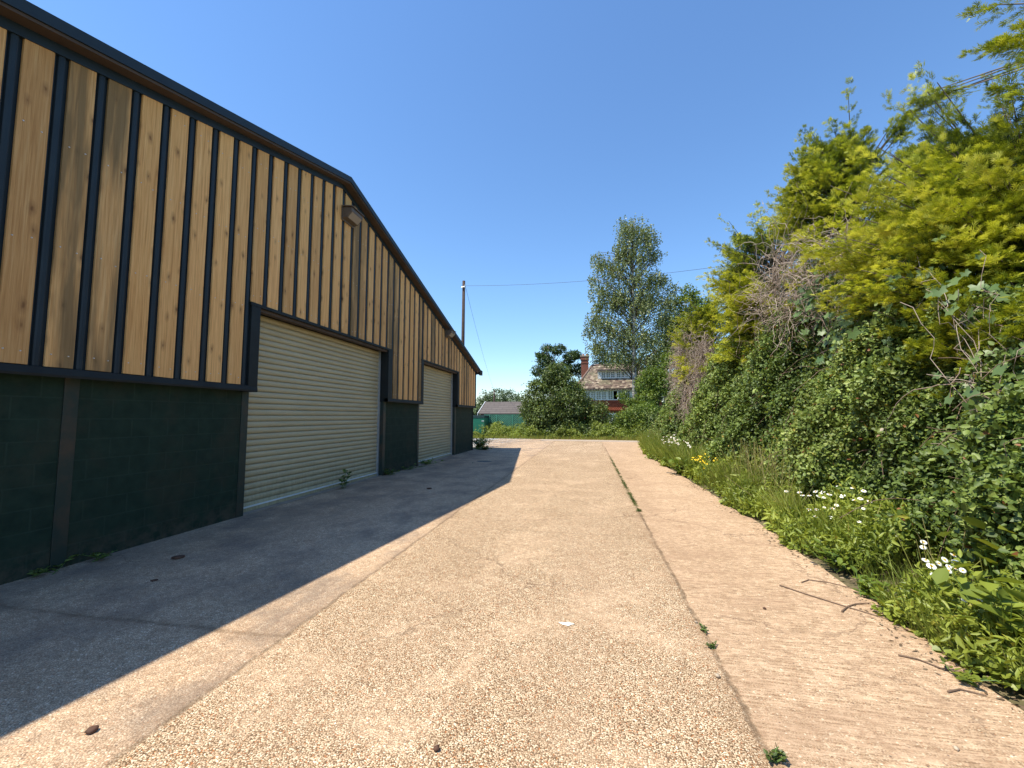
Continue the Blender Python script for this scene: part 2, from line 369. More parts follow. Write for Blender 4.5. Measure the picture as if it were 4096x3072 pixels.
def blockwall():
    m, t, b = newmat('painted_blocks'); P = coords(t)
    sp = t.nodes.new('ShaderNodeSeparateXYZ'); t.links.new(P, sp.inputs[0]); cb = t.nodes.new('ShaderNodeCombineXYZ'); t.links.new(sp.outputs[1], cb.inputs[0]); t.links.new(sp.outputs[2], cb.inputs[1])
    br = N(t, 'ShaderNodeTexBrick'); br.inputs['Scale'].default_value = 1; br.inputs['Brick Width'].default_value = .45; br.inputs['Row Height'].default_value = .225
    br.inputs['Mortar Size'].default_value = .009; br.inputs['Mortar Smooth'].default_value = .35; br.inputs['Color1'].default_value = (1, 1, 1, 1); br.inputs['Color2'].default_value = (.7, .7, .7, 1); br.inputs['Mortar'].default_value = (0, 0, 0, 1)
    t.links.new(cb.outputs[0], br.inputs['Vector'])
    n = noise(t, P, 7, 6, .6)
    c = ramp(t, [(.3, (.010, .025, .016)), (.7, (.019, .040, .026))], n).outputs[0]
    c = mixc(t, mathn(t, 'MULTIPLY', br.outputs['Fac'], .42), c, (.032, .055, .038))
    c = mixc(t, ramp(t, [(.5, 0), (.72, .6)], noise(t, P, 1.3, 6, .65)).outputs[0], c, (.045, .042, .026))
    spl = mathn(t, 'MULTIPLY', ramp(t, [(.0, 1), (.35, 0)], sp.outputs[2]).outputs[0], ramp(t, [(.4, 0), (.6, .8)], noise(t, P, 6, 6, .7)).outputs[0])
    c = mixc(t, spl, c, (.09, .07, .05))
    t.links.new(c, b.inputs['Base Color']); b.inputs['Roughness'].default_value = .8; b.inputs['Specular IOR Level'].default_value = .25
    bump(t, b, mathn(t, 'ADD', mathn(t, 'MULTIPLY', br.outputs['Color'], 1.) , mathn(t, 'MULTIPLY', noise(t, P, 60, 4), .5)), .4, .006)
    return m
M['blocks'] = blockwall()
M['navy'] = plain('navy_coated_steel', (.012, .022, .030), .55, 0, .2, 3, 0, .4)
M['navy2'] = plain('dark_steel_trim', (.010, .014, .015), .6, 0, .3, 3, 0, .35)
M['soffit'] = plain('brown_soffit', (.075, .048, .032), .7, 0, .2, 4)
def rusty():
    m, t, b = newmat('worn_steel_column'); P = coords(t)
    n = noise(t, P, 3.2, 5); c = ramp(t, [(.46, (.014, .030, .024)), (.66, (.055, .040, .026))], n).outputs[0]
    t.links.new(c, b.inputs['Base Color']); b.inputs['Roughness'].default_value = .55; bump(t, b, n, .3, .01); return m
M['column'] = rusty()
def slats():
    m, t, b = newmat('cream_slats'); P = coords(t)
    n = noise(t, coords(t, (1, .35, 3)), 3, 5); c = ramp(t, [(.3, (.44, .375, .225)), (.7, (.51, .445, .275))], n).outputs[0]
    c = mixc(t, ramp(t, [(.62, 0), (.75, .4)], noise(t, P, 5, 6, .7)).outputs[0], c, (.34, .29, .19))
    sz = t.nodes.new('ShaderNodeSeparateXYZ'); t.links.new(P, sz.inputs[0])
    gr = mathn(t, 'MULTIPLY', ramp(t, [(.0, 1), (.9, 0)], sz.outputs[2]).outputs[0], ramp(t, [(.42, 0), (.62, .55)], noise(t, coords(t, (1, 6, 1.2)), 2.5, 6, .7)).outputs[0])
    c = mixc(t, gr, c, (.22, .17, .11))
    t.links.new(c, b.inputs['Base Color']); b.inputs['Roughness'].default_value = .42; return m
M['slats'] = slats()
M['alu'] = plain('galvanised_rail', (.45, .46, .47), .45, .5, .15)
M['palealu'] = plain('pale_bottom_rail', (.72, .74, .72), .5, 0, .1)
M['rooft'] = plain('roof_sheet', (.10, .11, .11), .7, 0, .15)
M['lampbody'] = plain('brown_grey_lamp_housing', (.12, .09, .068), .6, 0, .15)
M['lens'] = plain('lamp_lens', (.25, .22, .19), .25, 0, .05)
M['pole'] = plain('creosoted_pole', (.05, .027, .02), .85, 0, .35, 5, .4)
M['wire'] = plain('cable', (.02, .02, .022), .6)
M['steelbolt'] = plain('bright_screw', (.62, .60, .56), .4, .3)
M['white'] = plain('white_paint', (.80, .80, .79), .5, 0, .05)
M['glass'] = plain('window_glass', (.16, .20, .19), .12, 0, .4, 1.5, 0, .7)
M['darkroom'] = plain('dark_room', (.02, .018, .015), .8)
M['greenshed'] = plain('green_painted_steel', (.004, .13, .075), .5, 0, .12)
M['greendark'] = plain('dark_green_steel', (.006, .035, .035), .6)
M['trellis'] = plain('green_trellis', (.07, .27, .18), .7, 0, .2)
M['stain'] = plain('pale_blockwork', (.42, .36, .28), .9, 0, .15, 5, .2)
M['worn'] = plain('worn_threshold', (.30, .235, .18), .9, 0, .3, 5, .3)
M['bark'] = plain('bark', (.13, .10, .075), .9, 0, .4, 9, .6)
M['stick'] = plain('dry_stick', (.17, .11, .075), .9, 0, .3)
M['petal'] = plain('white_petal', (.86, .86, .84), .6, 0, .03)
M['disc'] = plain('yellow_disc', (.80, .38, .02), .7, 0, .2, 60)
M['stem'] = plain('green_stem', (.10, .17, .035), .6)
M['rag'] = plain('yellow_floret', (.85, .58, .02), .7, 0, .15, 20)
M['pebble'] = plain('pebble', (.42, .33, .24), .8, 0, .4, 20)
M['deadleaf'] = plain('dead_leaf', (.10, .045, .025), .8, 0, .4, 20)
M['lime'] = plain('lime_splash', (.74, .68, .58), .9, 0, .1, 40)
def birchbark():
    m, t, b = newmat('birch_bark'); P = coords(t, (1, 1, 3))
    c = ramp(t, [(.42, (.09, .08, .07)), (.55, (.42, .40, .36))], noise(t, P, 2.2, 6, .65)).outputs[0]
    t.links.new(c, b.inputs['Base Color']); b.inputs['Roughness'].default_value = .85; return m
M['birchbark'] = birchbark()
def tiles(name, w_, h_, stops, axes=(0, 2), mort=(.03, .02, .015), ms=.02):
    m, t, b = newmat(name); P = coords(t); sp = t.nodes.new('ShaderNodeSeparateXYZ'); t.links.new(P, sp.inputs[0])
    cb = t.nodes.new('ShaderNodeCombineXYZ')
    wn = noise(t, P, 3, 3); t.links.new(sp.outputs[axes[0]], cb.inputs[0]); t.links.new(mathn(t, 'ADD', sp.outputs[axes[1]], mathn(t, 'MULTIPLY', wn, .03)), cb.inputs[1])
    br = N(t, 'ShaderNodeTexBrick'); br.inputs['Scale'].default_value = 1; br.inputs['Brick Width'].default_value = w_; br.inputs['Row Height'].default_value = h_; br.inputs['Mortar Size'].default_value = ms; br.inputs['Mortar Smooth'].default_value = .2
    br.inputs['Color1'].default_value = (0, 0, 0, 1); br.inputs['Color2'].default_value = (1, 1, 1, 1); br.inputs['Mortar'].default_value = (.5, .5, .5, 1); br.inputs['Bias'].default_value = 0
    t.links.new(cb.outputs[0], br.inputs['Vector'])
    c = ramp(t, stops, br.outputs['Color']).outputs[0]
    c = mixc(t, .45, c, ramp(t, [(.35, stops[0][1]), (.65, stops[-1][1])], noise(t, P, 5, 6, .7)).outputs[0])
    c = mixc(t, br.outputs['Fac'], c, mort)
    t.links.new(c, b.inputs['Base Color']); b.inputs['Roughness'].default_value = .9
    bump(t, b, mathn(t, 'MULTIPLY', br.outputs['Fac'], -1.), .6, .03); return m
M['rooftile'] = tiles('old_roof_tiles', .27, .16, [(0, (.13, .09, .08)), (.5, (.24, .18, .15)), (1, (.44, .37, .30))], ms=.03)
M['hangtile'] = tiles('red_hung_tiles', .22, .14, [(0, (.36, .07, .035)), (1, (.55, .14, .07))], mort=(.08, .015, .01), ms=.022)
M['brick'] = tiles('red_brick', .23, .08, [(0, (.22, .06, .035)), (1, (.34, .10, .06))], mort=(.14, .09, .07), ms=.010)
M['felt'] = tiles('shed_felt_shingles', .9, .17, [(0, (.105, .085, .075)), (1, (.145, .12, .108))], mort=(.06, .05, .045), ms=.012)
def groundmat(name, stops, scale, bmp=.5):
    m, t, b = newmat(name); P = coords(t)
    a = noise(t, P, scale, 8, .7); c = ramp(t, stops, a).outputs[0]
    t.links.new(c, b.inputs['Base Color']); b.inputs['Roughness'].default_value = .95; bump(t, b, a, bmp, .03); return m
M['soil'] = groundmat('soil_and_litter', [(.3, (.07, .05, .03)), (.5, (.12, .10, .045)), (.7, (.20, .16, .09))], 3)
M['gravel'] = groundmat('gravel', [(.35, (.22, .19, .17)), (.5, (.45, .40, .35)), (.65, (.66, .60, .54))], 9, .8)
M['asphalt'] = groundmat('old_lane_surface', [(.35, (.34, .26, .20)), (.6, (.46, .36, .28))], 5, .2)
M['meadow'] = groundmat('meadow', [(.3, (.05, .08, .02)), (.7, (.12, .15, .045))], .7)
M['core'] = groundmat('hedge_occluder', [(.3, (.012, .016, .008)), (.7, (.035, .035, .018))], 4)  # near-black surface for the light-blocking core added inside the thickets
M['bramble'] = leafmat('bramble_leaf', [(0, (.055, .09, .022)), (.35, (.125, .185, .036)), (.6, (.21, .28, .055)), (.8, (.30, .37, .09)), (.955, (.36, .40, .12)), (.97, (.42, .32, .03)), (.985, (.32, .14, .06)), (1, (.30, .12, .05))], .5, .24, .15, .4)
M['vine'] = leafmat('vine_leaf', [(0, (.07, .13, .04)), (.6, (.13, .20, .06)), (1, (.20, .27, .08))], .45, .22, .1, .45)
M['verge'] = leafmat('verge_leaf', [(0, (.11, .15, .025)), (.4, (.22, .28, .04)), (.75, (.34, .39, .06)), (.94, (.32, .37, .06)), (.97, (.42, .36, .06)), (1, (.35, .12, .04))], .45, .32, .12, .45)
M['grass'] = leafmat('grass_blade', [(0, (.13, .18, .03)), (.5, (.25, .32, .055)), (.85, (.38, .40, .10)), (1, (.52, .45, .22))], .5, .4, .15, .4)
M['gold'] = leafmat('golden_conifer', [(0, (.022, .036, .010)), (.3, (.09, .13, .018)), (.6, (.285, .325, .03)), (.85, (.55, .555, .05)), (1, (.74, .71, .13))], .6, .3, .12, .3, (1.1, 1.15, .6))
M['palegold'] = leafmat('pale_conifer_shoot', [(0, (.05, .07, .03)), (.5, (.16, .19, .08)), (1, (.38, .40, .20))], .55, .22, .1, .35)
M['dead'] = leafmat('dead_stems', [(0, (.26, .19, .15)), (1, (.46, .37, .30))], .85, 0., .1, .2)
M['birchleaf'] = leafmat('birch_leaf', [(0, (.09, .12, .035)), (.5, (.20, .24, .08)), (1, (.38, .41, .17))], .42, .25, .1, .5)
M['shrub'] = leafmat('shrub_leaf', [(0, (.045, .075, .018)), (.5, (.105, .15, .032)), (.8, (.19, .24, .05)), (1, (.28, .33, .07))], .45, .28, .2, .45)
M['bright'] = leafmat('bright_leaf', [(0, (.07, .12, .02)), (.5, (.15, .22, .03)), (1, (.28, .34, .05))], .45, .32, .15, .45)
M['oak'] = leafmat('oak_leaf', [(0, (.03, .06, .015)), (.6, (.07, .12, .025)), (1, (.13, .19, .04))], .45, .25, .1, .4)
M['olive'] = leafmat('dark_conifer_leaf', [(0, (.02, .03, .01)), (.6, (.055, .07, .02)), (1, (.12, .13, .03))], .55, .15, .15, .35)
M['haze_leaf'] = leafmat('distant_leaf', [(0, (.07, .11, .05)), (1, (.17, .22, .10))], .6, .2, .1, .3)

# ================================================================ SETTING
mb = MB(); mb.add([(-600, -200, -.06), (600, -200, -.06), (600, 900, -.06), (-600, 900, -.06)], [(0, 1, 2, 3)])
tag(mb.build('ground', M['meadow']), kind='structure')
ys = np.linspace(-6, 30, 120)
ex = np.array([edge(y) for y in ys]) + .12 * np.sin(ys * 2.1) * .3 + rng.normal(0, .025, len(ys))
V = []; F = []
for i, y in enumerate(ys):
    V += [(-5.9 if y < 20.6 else -5.6 - .35 * math.sin(y) - (y - 20.6) * .12, y, 0), (-2.2, y, 0), (.82, y, 0), (ex[i], y, 0), (ex[i] + .05, y, -.05)]
for i in range(len(ys) - 1):
    for j in range(4): a = i * 5 + j; F.append((a, a + 1, a + 6, a + 5))
mb = MB(); mb.add(V, F)
# near the barn end the far corner of the slab is cut off to the right-hand lane line
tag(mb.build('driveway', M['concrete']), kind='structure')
mb = MB(); mb.add([(-3.1, 28.2, .006), (4.4, 27.3, .006), (7, 27.0, .006), (7.5, 28.4, .006), (4, 29.0, .006), (-3.4, 29.9, .006)], [(0, 1, 2, 3, 4, 5)])
tag(mb.build('lane', M['asphalt']), kind='structure')
mb = MB(); mb.add([(-16, 20.9, -.03), (-5.5, 20.9, -.03), (-5.2, 24, -.03), (-3.5, 30.8, -.03), (-16, 31.5, -.03)], [(0, 1, 2, 3, 4)])
tag(mb.build('gravel_ground', M['gravel']), kind='structure')
n = 14000; gx = rng.uniform(-9, -3.2, n); gy = rng.uniform(20.8, 30.5, n)
k = (gx < -5.2 + (gy - 22) * .12 + rng.normal(0, .5, n)); gx = gx[k]; gy = gy[k]; n = len(gx)
st, sf, tt = scatter(np.stack([gx, gy, np.full(n, -.02)], -1), rnd(n), rnd(n), rng.uniform(.03, .085, n),
                     (np.array([(0, 0, -.3), (.5, 0, 0), (0, .5, 0), (-.5, 0, 0), (0, -.5, 0), (0, 0, .35)]), [np.array([(0, 2, 1), (0, 3, 2), (0, 4, 3), (0, 1, 4), (5, 1, 2), (5, 2, 3), (5, 3, 4), (5, 4, 1)])]), rng.random(n))
M['stone'] = leafmat('gravel_stone', [(0, (.2, .19, .19)), (.5, (.42, .40, .38)), (1, (.68, .64, .58))], .8, 0, .05, .2)
tag(mesh_obj('gravel', st, sf, M['stone'], attrs={'tone': tt}), kind='stuff')
# soil bed under the verge and hedge
mb = MB(); V = []; F = []
yy = np.linspace(-6, 34, 60)
for y in yy: V += [(edge(y) - .25, y, -.055), (edge(y) + .12, y, -.03), (edge(y) + .8, y, .05), (9, y, .05)]
for i in range(len(yy) - 1):
    for j in range(3): a = i * 4 + j; F.append((a, a + 1, a + 5, a + 4))
mb.add(V, F); tag(mb.build('verge_soil', M['soil']), kind='structure')

# ================================================================ BARN
XB, XC, XV, XD = -5.53, -5.40, -5.20, -5.68      # block wall, cladding face, verge, doors
YA, ZA, SLOPE, YE, ZE = 8.32, 6.98, .2654, 19.95, 3.90
YN = YA - (YE - YA)
def zr(y): return ZA - SLOPE * abs(y - YA)
barn = thing('barn', (XB, YA, 0), 'long barn with pine board cladding over dark green blockwork and two cream roller doors', 'barn')
D1 = (6.05, 10.70, 3.40); D2 = (13.18, 16.95, 3.43)
def wallseg(y0, y1):
    b_ = MB(); b_.box(XB - .22, XB, y0, y1, -.05, 2.06); return b_.build('block_wall', M['blocks'], barn)
for a, b_ in ((YN + .1, 3.56), (3.70, D1[0] - .14), (D1[1] + .14, D2[0] - .13), (D2[1] + .14, 19.66)): wallseg(a, b_)
def col_(y0, y1, dx=.012, z1=2.06, name='steel_column'):
    b_ = MB(); b_.box(XB - .2, XB + dx, y0, y1, -.05, z1); return b_.build(name, M['column'], barn, bevel=.004)
for a, b_ in ((3.562, 3.698), (D1[0] - .138, D1[0]), (D1[1], D1[1] + .138), (D2[0] - .128, D2[0]), (D2[1], D2[1] + .138)): col_(a, b_)
b_ = MB(); b_.box(XB - .2, XB + .03, 19.662, 19.76, -.05, 2.06); b_.build('corner_post', M['navy2'], barn, bevel=.004)
# backing sheet with the door openings left free
b_ = MB(); zc0 = 2.075
def sheet(y0, y1, z0):
    b_.prism_x([(y0, z0), (y1, z0), (y1, zr(y1) - .12)] + ([(YA, ZA - .12)] if y0 < YA < y1 else []) + [(y0, zr(y0) - .12)], XC - .09, XC - .035)
for y0, y1, z0 in ((YN + .1, D1[0], zc0), (D1[0], D1[1], D1[2] + .05), (D1[1], D2[0], zc0), (D2[0], D2[1], D2[2] + .05), (D2[1], 19.84, zc0)): sheet(y0, y1, z0)
b_.build('backing_sheet', M['navy'], barn)
# boards and the coated strips in the gaps
PIT = .3665; Y0 = 3.24
boards = MB(); strips = MB(); scr = MB()
def zbot(y0, y1):
    if y1 > D1[0] - .22 and y0 < D1[1] + .2 and not (y1 <= D1[0] - .15 or y0 >= D1[1] + .15): return D1[2] + .075
    if y1 > D2[0] - .2 and y0 < D2[1] + .2 and not (y1 <= D2[0] - .15 or y0 >= D2[1] + .15): return D2[2] + .075
    return zc0 + .03
k = -17
while True:
    c = Y0 + k * PIT; k += 1
    if c > 19.9: break
    yb0, yb1 = c + .065 + rng.normal(0, .002), c + PIT - .065 + rng.normal(0, .002)
    def clampdoor(a, b2):
        for D in (D1, D2):
            lo, hi = D[0] - .17, D[1] + .17
            if a < lo < b2 and lo - a > b2 - lo: b2 = lo
            elif a < lo < b2: pass
            if a < hi < b2 and b2 - hi > hi - a: a = hi
        return a, b2
    if yb0 > YN + .15 and yb0 < 19.75:
        yb1 = min(yb1, 19.80); a, b2 = clampdoor(yb0, yb1); z0 = zbot(a, b2)
        if b2 - a > .05:
            t0, t1 = zr(a) - .19, zr(b2) - .19
            poly = [(a, z0 + rng.uniform(0, .006)), (b2, z0 + rng.uniform(0, .006)), (b2, t1)] + ([(YA, ZA - .19)] if a < YA < b2 else []) + [(a, t0)]
            boards.prism_x(poly, XC - .025, XC + rng.uniform(-.003, .002))
            z = z0 + .13
            while z < min(t0, t1) - .1:
                for yy_ in (a + .05, b2 - .05):
                    yq = yy_ + rng.normal(0, .006); zq = z + rng.normal(0, .015); pts = [(XC + .006, yq +   .0068 * math.cos(q), zq + .0068 * math.sin(q)) for q in np.arange(6) * math.pi / 3]
                    scr.add(pts + [(XC - .004, p[1] + (p[1] - yq) * .3, p[2]) for p in pts], [tuple(range(6))] + [(i, 6 + i, 6 + (i + 1) % 6, (i + 1) % 6) for i in range(6)])
                z += 1.12
    if c > YN + .15 and c < 19.8 and not (zbot(c - .04, c + .04) > 3 and False):
        z0 = zbot(c - .03, c + .03)
        tt_ = zr(c) - .17
        prof = [(XC - .035, c - .036), (XC - .012, c - .028), (XC - .006, c - .014), (XC - .006, c + .014), (XC - .012, c + .028), (XC - .035, c + .036)]
        V = [(x, y, z0) for x, y in prof] + [(x, y, tt_) for x, y in prof]
        strips.add(V, [(i, i + 1, 7 + i, 6 + i) for i in range(5)] + [tuple(range(6))[::-1], tuple(range(6, 12))])
boards.build('cladding_boards', M['wood'], barn)
strips.build('cover_strips', M['navy'], barn)
tag(scr.build('fixing_screws', M['steelbolt'], barn), kind='stuff')
# trims
def rake(name, x0, x1, dz0, dz1, mat, bevel=0):
    b2 = MB(); ya, yb = YN - .05, YE
    b2.prism_x([(ya, zr(ya) + dz0), (YA, ZA + dz0), (yb, zr(yb) + dz0), (yb, zr(yb) + dz1), (YA, ZA + dz1), (ya, zr(ya) + dz1)], x0, x1)
    return b2.build(name, mat, barn)
rake('rake_flashing', XC - .034, XC + .012, -.245, -.135, M['navy'])
rake('soffit_board', XC - .1, XV - .022, -.134, -.10, M['soffit'])
rake('verge_trim', XV - .02, XV, -.10, .025, M['navy'])
roof = MB()
for s in (-1, 1):
    ye = YN - .15 if s < 0 else YE + .15
    V = []
    for x in (-34, XV - .021):
        V += [(x, YA, ZA + .02), (x, ye, zr(ye) + .02), (x, ye, zr(ye) - .03), (x, YA, ZA - .03)]
    roof.add(V, [(0, 1, 5, 4), (3, 7, 6, 2), (0, 3, 2, 1), (4, 5, 6, 7), (1, 2, 6, 5)])
roof.build('roof', M['rooft'], barn)
b2 = MB(); b2.box(-33.9, XB - .25, YN + .1, YN + .3, 0, ZE - .1); b2.box(-33.9, XB - .25, 19.50, 19.72, 0, ZE - .1)
b2.prism_x([(YN + .1, 0), (19.72, 0), (19.72, ZE - .1), (YA, ZA - .2), (YN + .1, ZE - .1)], -33.9, -33.6)
b2.build('rear_walls', M['blocks'], barn)
# drip trims under the cladding, door surrounds
for y0, y1 in ((YN + .1, D1[0] + .02), (D1[1] - .02, D2[0] + .02), (D2[1] - .02, 19.86)):
    b2 = MB(); b2.prism_y([(XC - .09, 2.02), (XC + .02, 2.005), (XC + .024, 2.03), (XC + .012, 2.10), (XC - .09, 2.10)], y0, y1)
    b2.build('drip_trim', M['navy2'], barn)
b2 = MB(); b2.box(XC - .033, XC + .008, 19.80, 19.86, 2.101, zr(19.86) - .15); b2.build('corner_trim', M['navy'], barn)
def surround(D):
    y0, y1, zt = D; b3 = MB(); xo = XC + .014
    b3.box(XD - .05, xo, y0 - .17, y0 + .02, 2.0 + .003, zt + .02)
    b3.box(XD - .05, xo, y1 - .02, y1 + .17, 2.0 + .003, zt + .02)
    b3.box(XC - .12, xo + .004, y0 - .19, y1 + .19, zt + .021, zt + .072)
    b3.box(XD - .06, XC - .122, y0 - .17, y1 + .17, zt + .021, zt + .05)
    o = b3.build('door_surround', M['navy2'], barn, bevel=.003)
    b3 = MB(); b3.box(XC - .16, XC - .03, y0 + .021, y1 - .021, zt - .03, zt + .0195); b3.build('head_strip', M['soffit'], barn)
for D in (D1, D2): surround(D)
def roller(D):
    y0, y1, zt = D; n = int(round((zt - .1) / .103)); p = (zt - .06) / n
    prof = []
    for i in range(n):
        for q in range(7):
            u = q / 6; prof.append((XD + .022 * math.sin(math.pi * u) ** .45 - .008, .06 + (i + u * .93) * p))
        prof.append((XD - .034, .06 + (i + .965) * p))
    V = [(x, y, z) for y in (y0 - .05, y1 + .05) for x, z in prof]; m_ = len(prof)
    b3 = MB(); b3.add(V, [(i, m_ + i, m_ + i + 1, i + 1) for i in range(m_ - 1)])
    d = b3.build('roller_door', M['slats'], barn, smooth=False)
    b3 = MB(); b3.box(XD - .02, XD + .035, y0 - .04, y1 + .04, .015, .075); b3.build('bottom_rail', M['slats'], d)
    b3 = MB(); b3.box(XD + .0, XD + .047, y0 - .04, y1 + .04, .077, .098); b3.build('rail_edge', M['palealu'], d)
    for ya in (y0 - .04, y1 - .045):
        b3 = MB(); b3.box(XD - .03, XD + .06, ya, ya + .085, 0, zt); b3.build('guide_rail', M['alu'], d)
    b3 = MB(); b3.box(XD - .3, XD - .1, y0 - .5, y1 + .5, -.02, zt + .1); b3.build('door_backing', M['darkroom'], d)
for D in (D1, D2): roller(D)
for D in (D1, D2):
    b2 = MB(); b2.box(XD - .1, XB + .02, D[0], D[1], -.03, .013); b2.build('threshold', M['worn'], barn)
# gutter at the far eave
b2 = MB(); b2.prism_x([(YE - .03, ZE - .22), (YE + .16, ZE - .26), (YE + .42, ZE - .25), (YE + .45, ZE - .05), (YE + .42, ZE - .02), (YE - .03, ZE - .0)], XV - .10, XV - .003)
g_ = b2.build('gutter_end', M['navy2'], barn, bevel=.004)
b2 = MB(); b2.box(-33, XV - .12, YE + .15, YE + .32, ZE - .20, ZE - .06); b2.build('gutter', M['navy2'], barn)
for z in (-.08, -.13, -.18):
    b2 = MB(); b2.tube([(XV - .01, YE + .38, ZE + z), (XV + .004, YE + .38, ZE + z)], .012, 6); b2.build('screw_head', M['steelbolt'], g_)
# wall lamps
def walllight(y, z, label):
    t = thing('wall_light', (XC + .002, y, z), label, 'wall light', 'lamps on the barn gable')
    b3 = MB(); b3.box(XC + .002, XC + .03, y - .25, y + .25, z - .17, z + .17); b3.build('backplate', M['lampbody'], t, bevel=.01)
    b3 = MB(); x = XC + .03
    V = []
    for yy_, s in ((y - .235, 1), (y + .235, 1)):
        V += [(x, yy_, z + .12), (x, yy_, z - .13), (x + .10, yy_, z - .11), (x + .22, yy_, z + .02), (x + .22, yy_, z + .10)]
    b3.add(V, [(0, 1, 2, 3, 4), (9, 8, 7, 6, 5)] + [(i, 5 + i, 5 + (i + 1) % 5, (i + 1) % 5) for i in range(5)])
    b3.build('housing', M['lampbody'], t, bevel=.008)
    b3 = MB(); b3.prism_y([(x, z + .135), (x + .25, z + .11), (x + .25, z + .13), (x, z + .165)], y - .26, y + .26); b3.build('hood', M['lampbody'], t, bevel=.004)
    b3 = MB(); b3.add([(x + .108, y - .2, z - .1018), (x + .212, y - .2, z + .0112), (x + .212, y + .2, z + .0112), (x + .108, y + .2, z - .1018), (x + .113, y - .2, z - .1085), (x + .218, y - .2, z + .0045), (x + .218, y + .2, z + .0045), (x + .113, y + .2, z - .1085)],
                      [(4, 7, 6, 5), (0, 1, 2, 3), (0, 4, 5, 1), (3, 2, 6, 7), (0, 3, 7, 4), (1, 5, 6, 2)]); b3.build('lens', M['lens'], t)
walllight(8.52, 6.18, 'brown wedge lamp high on the barn cladding just under the roof peak')
walllight(15.55, 4.83, 'smaller looking brown wedge lamp above the far roller door near the low eave')

# ================================================================ POLES AND WIRES
def upole(x, y, h, r, label):
    t = thing('utility_pole', (x, y, 0), label, 'utility pole', 'wooden utility poles')
    b3 = MB(); b3.tube([(x, y, -.3), (x + .03, y, h * .5), (x + .06, y, h)], [r, r * .85, r * .7], 12); b3.build('post', M['pole'], t, smooth=True)
    b3 = MB(); b3.tube([(x - .05, y - r, h - .45), (x + .17, y - r, h - .40)], .03, 6); b3.tube([(x + .17, y - r, h - .5), (x + .17, y - r, h - .3)], .035, 6); b3.build('bracket', M['alu'], t)
    return t
P1 = at(1000, 607, 25); upole(P1[0], 25, P1[2], .13, 'tall brown wooden utility pole rising behind the low end of the barn roof')
P2 = at(1067, 843, 62); upole(P2[0], 62, P2[2], .16, 'far dark utility pole standing among trees behind the timber shed')
def wire(a, b_, sag, label):
    a = np.array(a); b_ = np.array(b_); u = np.linspace(0, 1, 40)[:, None]
    p = a + (b_ - a) * u; p[:, 2] -= sag * 4 * (u * (1 - u))[:, 0]
    b3 = MB(); b3.tube(list(p), .0085, 5); tag(b3.build('overhead_cable', M['wire'], loc=tuple(a)), label, 'cable')
wire((P1[0] + .2, 24.9, P1[2] - .35), at(1760, 545, 20), .38, 'thin overhead cable running right from the tall pole past the birch')
wire((P1[0] + .2, 24.9, P1[2] - .4), (P2[0], 61.9, P2[2] + .2), .5, 'thin overhead cable sloping down from the tall pole to the far pole')

# ================================================================ HOUSE
HY = 45.
def hp(cx, cy, Y=HY): return at((2250 + cx / 4.9156) * .54, (1380 + cy / 4.9156) * .54, Y)
house = thing('house', (2, HY + 4, 0), 'red tile hung house with white casement windows and brown tiled roof behind the birch', 'house')
b3 = MB(); b3.box(-.42, 7.4, HY + .25, HY + 8, 0, 2.25); b3.box(-.42, 7.4, HY + .02, HY + 8, 3.3, 4.42); b3.build('wall', M['brick'], house)
b3 = MB(); b3.prism_y([(-.42, 2.27), (-.3, 2.27), (7.4, 2.27), (7.4, 3.298), (-.42, 3.298)], HY - .05, HY + 7.9); b3.build('hung_tiles', M['hangtile'], house)
# roof: hipped at the left
ez, rz = 4.5, 7.42; e0, e1 = -1.35, 8.3; y0, y1 = HY - .55, HY + 8.6; ym = HY + 3.6
rf = MB(); V = [(e0, y0, ez), (e1, y0, ez), (e1, y1, ez), (e0, y1, ez), (.52, ym, rz), (5.4, ym, rz)]
V += [(v[0], v[1], v[2] - .12) for v in V]
rf.add(V, [(0, 1, 5, 4), (1, 2, 5), (2, 3, 4, 5), (3, 0, 4), (0, 6, 7, 1), (1, 7, 8, 2), (2, 8, 9, 3), (3, 9, 6, 0), (6, 9, 8, 7)])
RF = rf.build('roof', M['rooftile'], house)
# individual tile courses give the roof its stepped rows
rng2 = np.random.default_rng(3); tl = MB(); rows = 22
for i in range(rows):
    u = i / rows; yy_ = y0 + (ym - y0) * u; z = ez + (rz - ez) * u; xa = e0 + (.52 - e0) * u; xb = e1 + (5.4 - e1) * u
    yn = yy_ + (ym - y0) / rows * 1.15; zn = z + (rz - ez) / rows * 1.15; x = xa
    while x < xb - .1:
        wd = .25; d = rng2.uniform(.015, .05)
        tl.add([(x, yy_ - .02, z + d), (x + wd, yy_ - .02, z + d + rng2.normal(0, .008)), (x + wd, yn, zn + .01), (x, yn, zn + .01), (x, yy_ - .02, z - .01), (x + wd, yy_ - .02, z - .01)], [(0, 1, 2, 3), (4, 5, 1, 0)]); x += wd + .012
M['singletile'] = None
m, t, b = newmat('single_tiles'); g = t.nodes.new('ShaderNodeNewGeometry'); c = ramp(t, [(0, (.08, .05, .04)), (.4, (.15, .10, .075)), (.75, (.25, .18, .13)), (1, (.42, .34, .25))], g.outputs['Random Per Island']).outputs[0]
c = mixc(t, ramp(t, [(.5, 0), (.7, .5)], noise(t, coords(t), 1.2, 5)).outputs[0], c, (.22, .23, .12)); t.links.new(c, b.inputs['Base Color']); b.inputs['Roughness'].default_value = .9
tl.build('tile_courses', m, RF)
hip = MB(); hip.tube([(e0, y0, ez + .05), (.52, ym, rz + .05)], .11, 6); hip.tube([(.52, ym, rz + .05), (5.4, ym, rz + .05)], .10, 6); hip.build('ridge_tiles', plain('ridge_clay', (.20, .13, .10), .9), RF)
